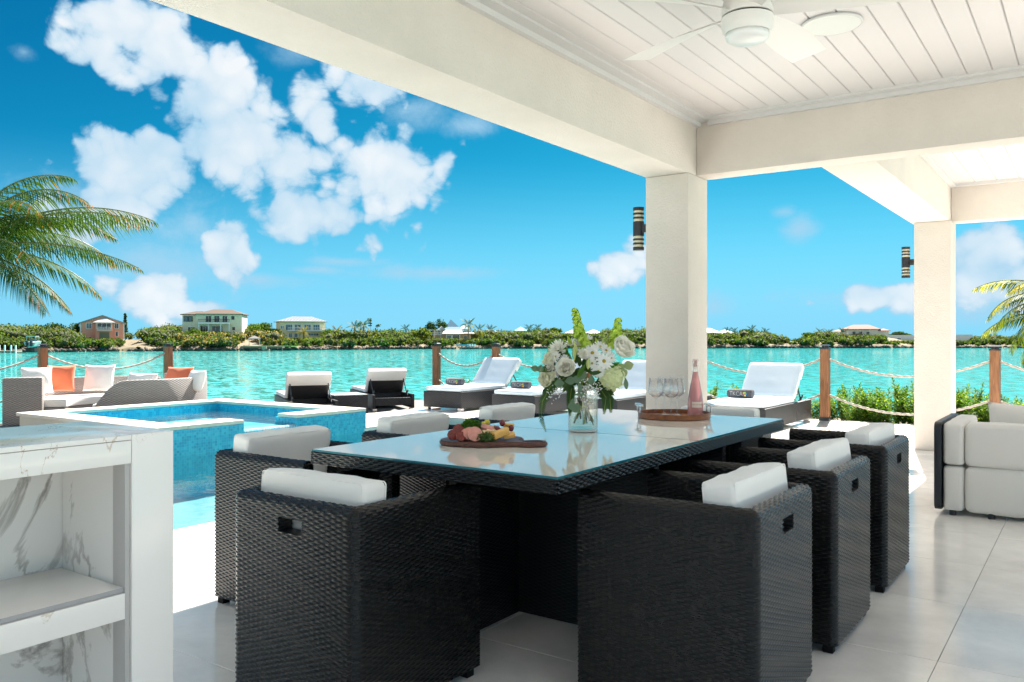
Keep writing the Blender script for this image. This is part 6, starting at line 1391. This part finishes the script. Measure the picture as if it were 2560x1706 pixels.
# ------------------------------------------------------------------ shrubs planted behind the ropes
def shrub_meshes(seed, n_st, h, spread, lsz):
    rr = random.Random(seed); st = MB(); lv = []; lf = []
    for i in range(n_st):
        a = rr.uniform(0, 2*pi); q = spread*math.sqrt(rr.random()); hh = h*rr.uniform(.55, 1.05); b0 = Vector((q*.5*math.cos(a), q*.5*math.sin(a), 0)); top = Vector((q*math.cos(a), q*math.sin(a), hh)); st.tube([b0, (b0+top)/2+Vector((0, 0, .05)), top], [.006, .004, .002], 4)
        nl = int(hh*62)
        for k in range(nl):
            t = .22+.78*k/nl; p = b0.lerp(top, t); an = k*2.4+a; dr = Vector((math.cos(an), math.sin(an), .75+.9*(t > .92))).normalized(); L_ = lsz*rr.uniform(.7, 1.2)*(1.1-.45*(t > .9)); sd = dr.cross(Vector((0, 0, 1))).normalized(); up = sd.cross(dr); b = len(lv)
            lv += [p, p+dr*L_*.55+sd*L_*.24+up*L_*.05, p+dr*L_-up*L_*.06, p+dr*L_*.55-sd*L_*.24+up*L_*.05, p+dr*L_*.55-up*L_*.05]; lf += [(b, b+1, b+4), (b+1, b+2, b+4), (b+2, b+3, b+4), (b+3, b, b+4)]
    fm = bpy.data.meshes.new('foliage'); fm.from_pydata(lv, [], lf); fm.materials.append(leaf_bright); fm.materials.append(leaf_lime)
    mi = [1 if rr.random() < .22 else 0 for _ in lf]; fm.polygons.foreach_set('material_index', mi); return st, fm
SM = []
for k, (ns, h, sp__, ls) in enumerate([(30, .72, .42, .085), (24, .95, .36, .085), (34, .55, .46, .075)]):
    st, fm = shrub_meshes(k+40, ns, h, sp__, ls); r = empty('green_shrub'); st.build('stems', bark, r); link('foliage', fm, None, r); SM.append(r)
spots = [(-9.9, .4, 1, .75, 'small shrub sprig left of the first raised lounger'), (-9.35, .3, 2, .8, 'low shrub seen between the end post and the first lounger'), (-7.9, .4, 1, .6, 'shrub tips right of the first raised backrest'), (-7.3, .5, 2, .7, 'low shrub left of the bouquet behind the ropes'), (-6.0, .4, 2, .8, 'low shrub behind the bouquet'), (-5.15, .4, 1, .75, 'shrub just left of the big column'),
         (-4.35, .5, 0, .95, 'shrub just right of the big column, behind the towel'), (-3.95, .35, 1, .95, 'tall leafy shrub left of the right hand backrest'), (-3.35, .4, 0, .75, 'shrub hidden behind the right hand backrest'), (-2.78, .35, 0, .9, 'leafy shrub left of the timber post over the shrubs'), (-3.05, .8, 1, .8, 'back row shrub left of the timber post'),
         (-2.45, .35, 0, 1.0, 'bright shrub immediately right of the timber post'), (-2.05, .45, 1, .92, 'tallest shrub between the post and the far column'), (-1.75, .4, 0, 1.05, 'dense shrub in the middle right of the post'), (-1.35, .4, 2, 1.2, 'low dense shrub left of the far column'), (-1.0, .35, 0, .9, 'shrub right behind the far column'), (-.65, .5, 0, .85, 'shrub behind the white sofa'), (-.25, .5, 1, .7, 'shrub at the right edge behind the sofa pillow'), (-2.3, .9, 0, 1.0, 'second row shrub right of the timber post'), (-1.55, .95, 1, .85, 'second row shrub left of the far column'), (.3, .5, 0, .9, 'shrub beyond the right edge')]
for i, (x, dy, kd, sc, lab) in enumerate(spots):
    src = SM[kd]; used = 'category' in src.keys(); o = copy_tree(src) if used else src
    o.location = (x, EDGE_Y+.12+dy, -.17); o.rotation_euler = (0, 0, i*1.3); o.scale = (sc*.95, sc*.95, sc*.85); tag(o, lab, 'shrub', 'green shrubs planted behind the ropes')
for i, y in enumerate((5.0, 6.9)):
    o = copy_tree(SM[2]); o.location = (EDGE_X-.35, y, -.25); o.scale = (.8, .8, .8); tag(o, ['low shrub left of the curved sofa arm', 'low shrub behind the left curved sofa'][i], 'shrub', 'green shrubs planted behind the ropes')
# ------------------------------------------------------------------ near palms
def near_frond(parent, base, az_, el_, L_, droop, mats_, seed, n=64, lw=.5, dens=1.0, lean=-.55):
    rr = random.Random(seed); ax = []; N_ = 26; dirh = Vector((math.cos(az_), math.sin(az_), 0)); p = Vector(base); e = el_
    for i in range(N_+1): ax.append(p.copy()); t = i/N_; e2 = e-droop*t**1.25; p = p+(dirh*math.cos(e2)+Vector((0, 0, math.sin(e2))))*(L_/N_)
    r_ = MB().tube(ax, [.016*(1-.85*i/N_)+.002 for i in range(N_+1)], 6).build('frond', mats_[3], parent, smooth='all'); mb = MB(); side = Vector((-dirh.y, dirh.x, 0))
    for i in range(n):
        t = .14+.86*i/(n-1); f = t*N_; k = min(int(f), N_-1); c = ax[k].lerp(ax[k+1], f-k); tg = (ax[k+1]-ax[k]).normalized(); up = side.cross(tg)*-1
        ll = lw*(math.sin(pi*min(1, .16+.78*t))**.8)*rr.uniform(.82, 1.08)
        for s_ in (-1, 1):
            if rr.random() > dens: continue
            d1 = (side*s_*.95+tg*(.55+.5*t)+Vector((0, 0, lean+rr.uniform(-.22, .22)))).normalized(); d2 = (d1+Vector((0, 0, -.85))).normalized(); a = c; b = c+d1*ll*.5; e_ = b+d2*ll*.5; wv_ = tg*(.007+.004*rr.random())
            mb.mi = 0 if rr.random() < .62 else 1
            if t > .72 and rr.random() < mats_[4]: mb.mi = 2
            mb.add([a-wv_*.6, a+wv_*.6, b+wv_, b-wv_, e_], [(0, 1, 2, 3), (3, 2, 4)])
    o = mb.build('leaflets', list(mats_[:3]), r_); tag(o, kind='stuff'); return r_
def near_palm(loc, h, fr, lab, mats_, lean=(0, 0)):
    r = empty('palm_tree', loc, 0, lab, 'palm tree'); n = 12; MB().tube([(lean[0]*(i/n)**1.5, lean[1]*(i/n)**1.5, h*i/n) for i in range(n+1)], [.13-.04*i/n+.006*(i % 2) for i in range(n+1)], 12).build('trunk', bark, r, smooth='all')
    MB().lathe([(0, -.2), (.13, -.1), (.15, .1), (.06, .35), (0, .4)], 10, c=(lean[0], lean[1], h)).build('crown_shaft', mats_[3], r, smooth=True)
    for i, (a, e, L_, dr, lw) in enumerate(fr): near_frond(r, (lean[0], lean[1], h+.1), R(a), R(e), L_, R(dr), mats_, i+int(abs(loc[0])*7), lw=lw)
    return r
# screen-right seen from the camera is bearing YAW from +x
A0 = YAW
pal = at(-95, 10.4); PH = 2.18
near_palm((pal.x, pal.y, DZ), PH-DZ, [(A0-6, 58, 2.0, 95, .50), (A0+6, 34, 2.45, 58, .55), (A0-14, 24, 2.75, 46, .58), (A0-4, 8, 2.35, 34, .46), (A0+20, 40, 1.9, 78, .46), (A0-30, 46, 1.8, 80, .46), (A0-34, 12, 1.9, 50, .50), (A0+26, 4, 1.7, 55, .50), (A0+10, -12, 1.5, 45, .46), (A0-12, -14, 1.5, 45, .48), (A0-44, -8, 1.5, 45, .46), (A0+48, 30, 2.0, 75, .5),
  (A0+90, 40, 2.2, 80, .5), (A0+140, 45, 2.2, 80, .5), (A0+180, 35, 2.3, 80, .5), (A0+230, 45, 2.2, 80, .5), (A0+280, 40, 2.2, 80, .5), (A0+4, 72, 1.8, 90, .45), (A0-16, 40, 1.5, 66, .45)],
          'tall coconut palm at the left edge, green and orange fronds arching over the sofas', (palm_g, palm_g2, palm_o, palm_pale, .18))
pal2 = at(2735, 12.4)
near_palm((pal2.x, pal2.y, -.2), 1.42, [(A0+176, 48, 1.75, 120, .42), (A0+196, 40, 1.7, 118, .46), (A0+160, 30, 1.6, 80, .42), (A0+184, 68, 1.7, 112, .42), (A0+215, 35, 1.7, 80, .42), (A0+140, 60, 1.9, 90, .42), (A0+90, 50, 1.8, 90, .42), (A0+30, 50, 1.8, 90, .42), (A0-30, 50, 1.8, 90, .42), (A0-90, 50, 1.8, 90, .42), (A0+185, 15, 1.4, 95, .45), (A0+168, 58, 1.8, 125, .45), (A0+190, 30, 1.7, 105, .42), (A0+178, 5, 1.3, 80, .42)],
          'young palm at the right edge with pale ribs and yellow lower fronds', (palm_g, palm_y, palm_gold, palm_pale, .75))
# low fan palm among the shrubs
fpm = empty('low_palm', (-1.72, EDGE_Y+.40, -.17), 0, 'low spiky palm with narrow radiating leaves among the shrubs behind the rope', 'palm plant'); mb = MB()
for k in range(44):
    a = random.uniform(0, 2*pi); e = random.uniform(.35, 1.3); L_ = random.uniform(.5, .85); d1 = Vector((math.cos(a)*math.cos(e), math.sin(a)*math.cos(e), math.sin(e))); sd = d1.cross(Vector((0, 0, 1))).normalized()*.013; m1 = d1*L_*.6; m2 = d1*L_+Vector((0, 0, -.18*L_)); mb.mi = k % 4 == 0; mb.add([-sd*.5, sd*.5, m1+sd, m1-sd, m2], [(0, 1, 2, 3), (3, 2, 4)])
mb.build('leaves', [palm_g, leaf_lime], fpm); fpm.scale = (1.0, 1.0, 1.05)
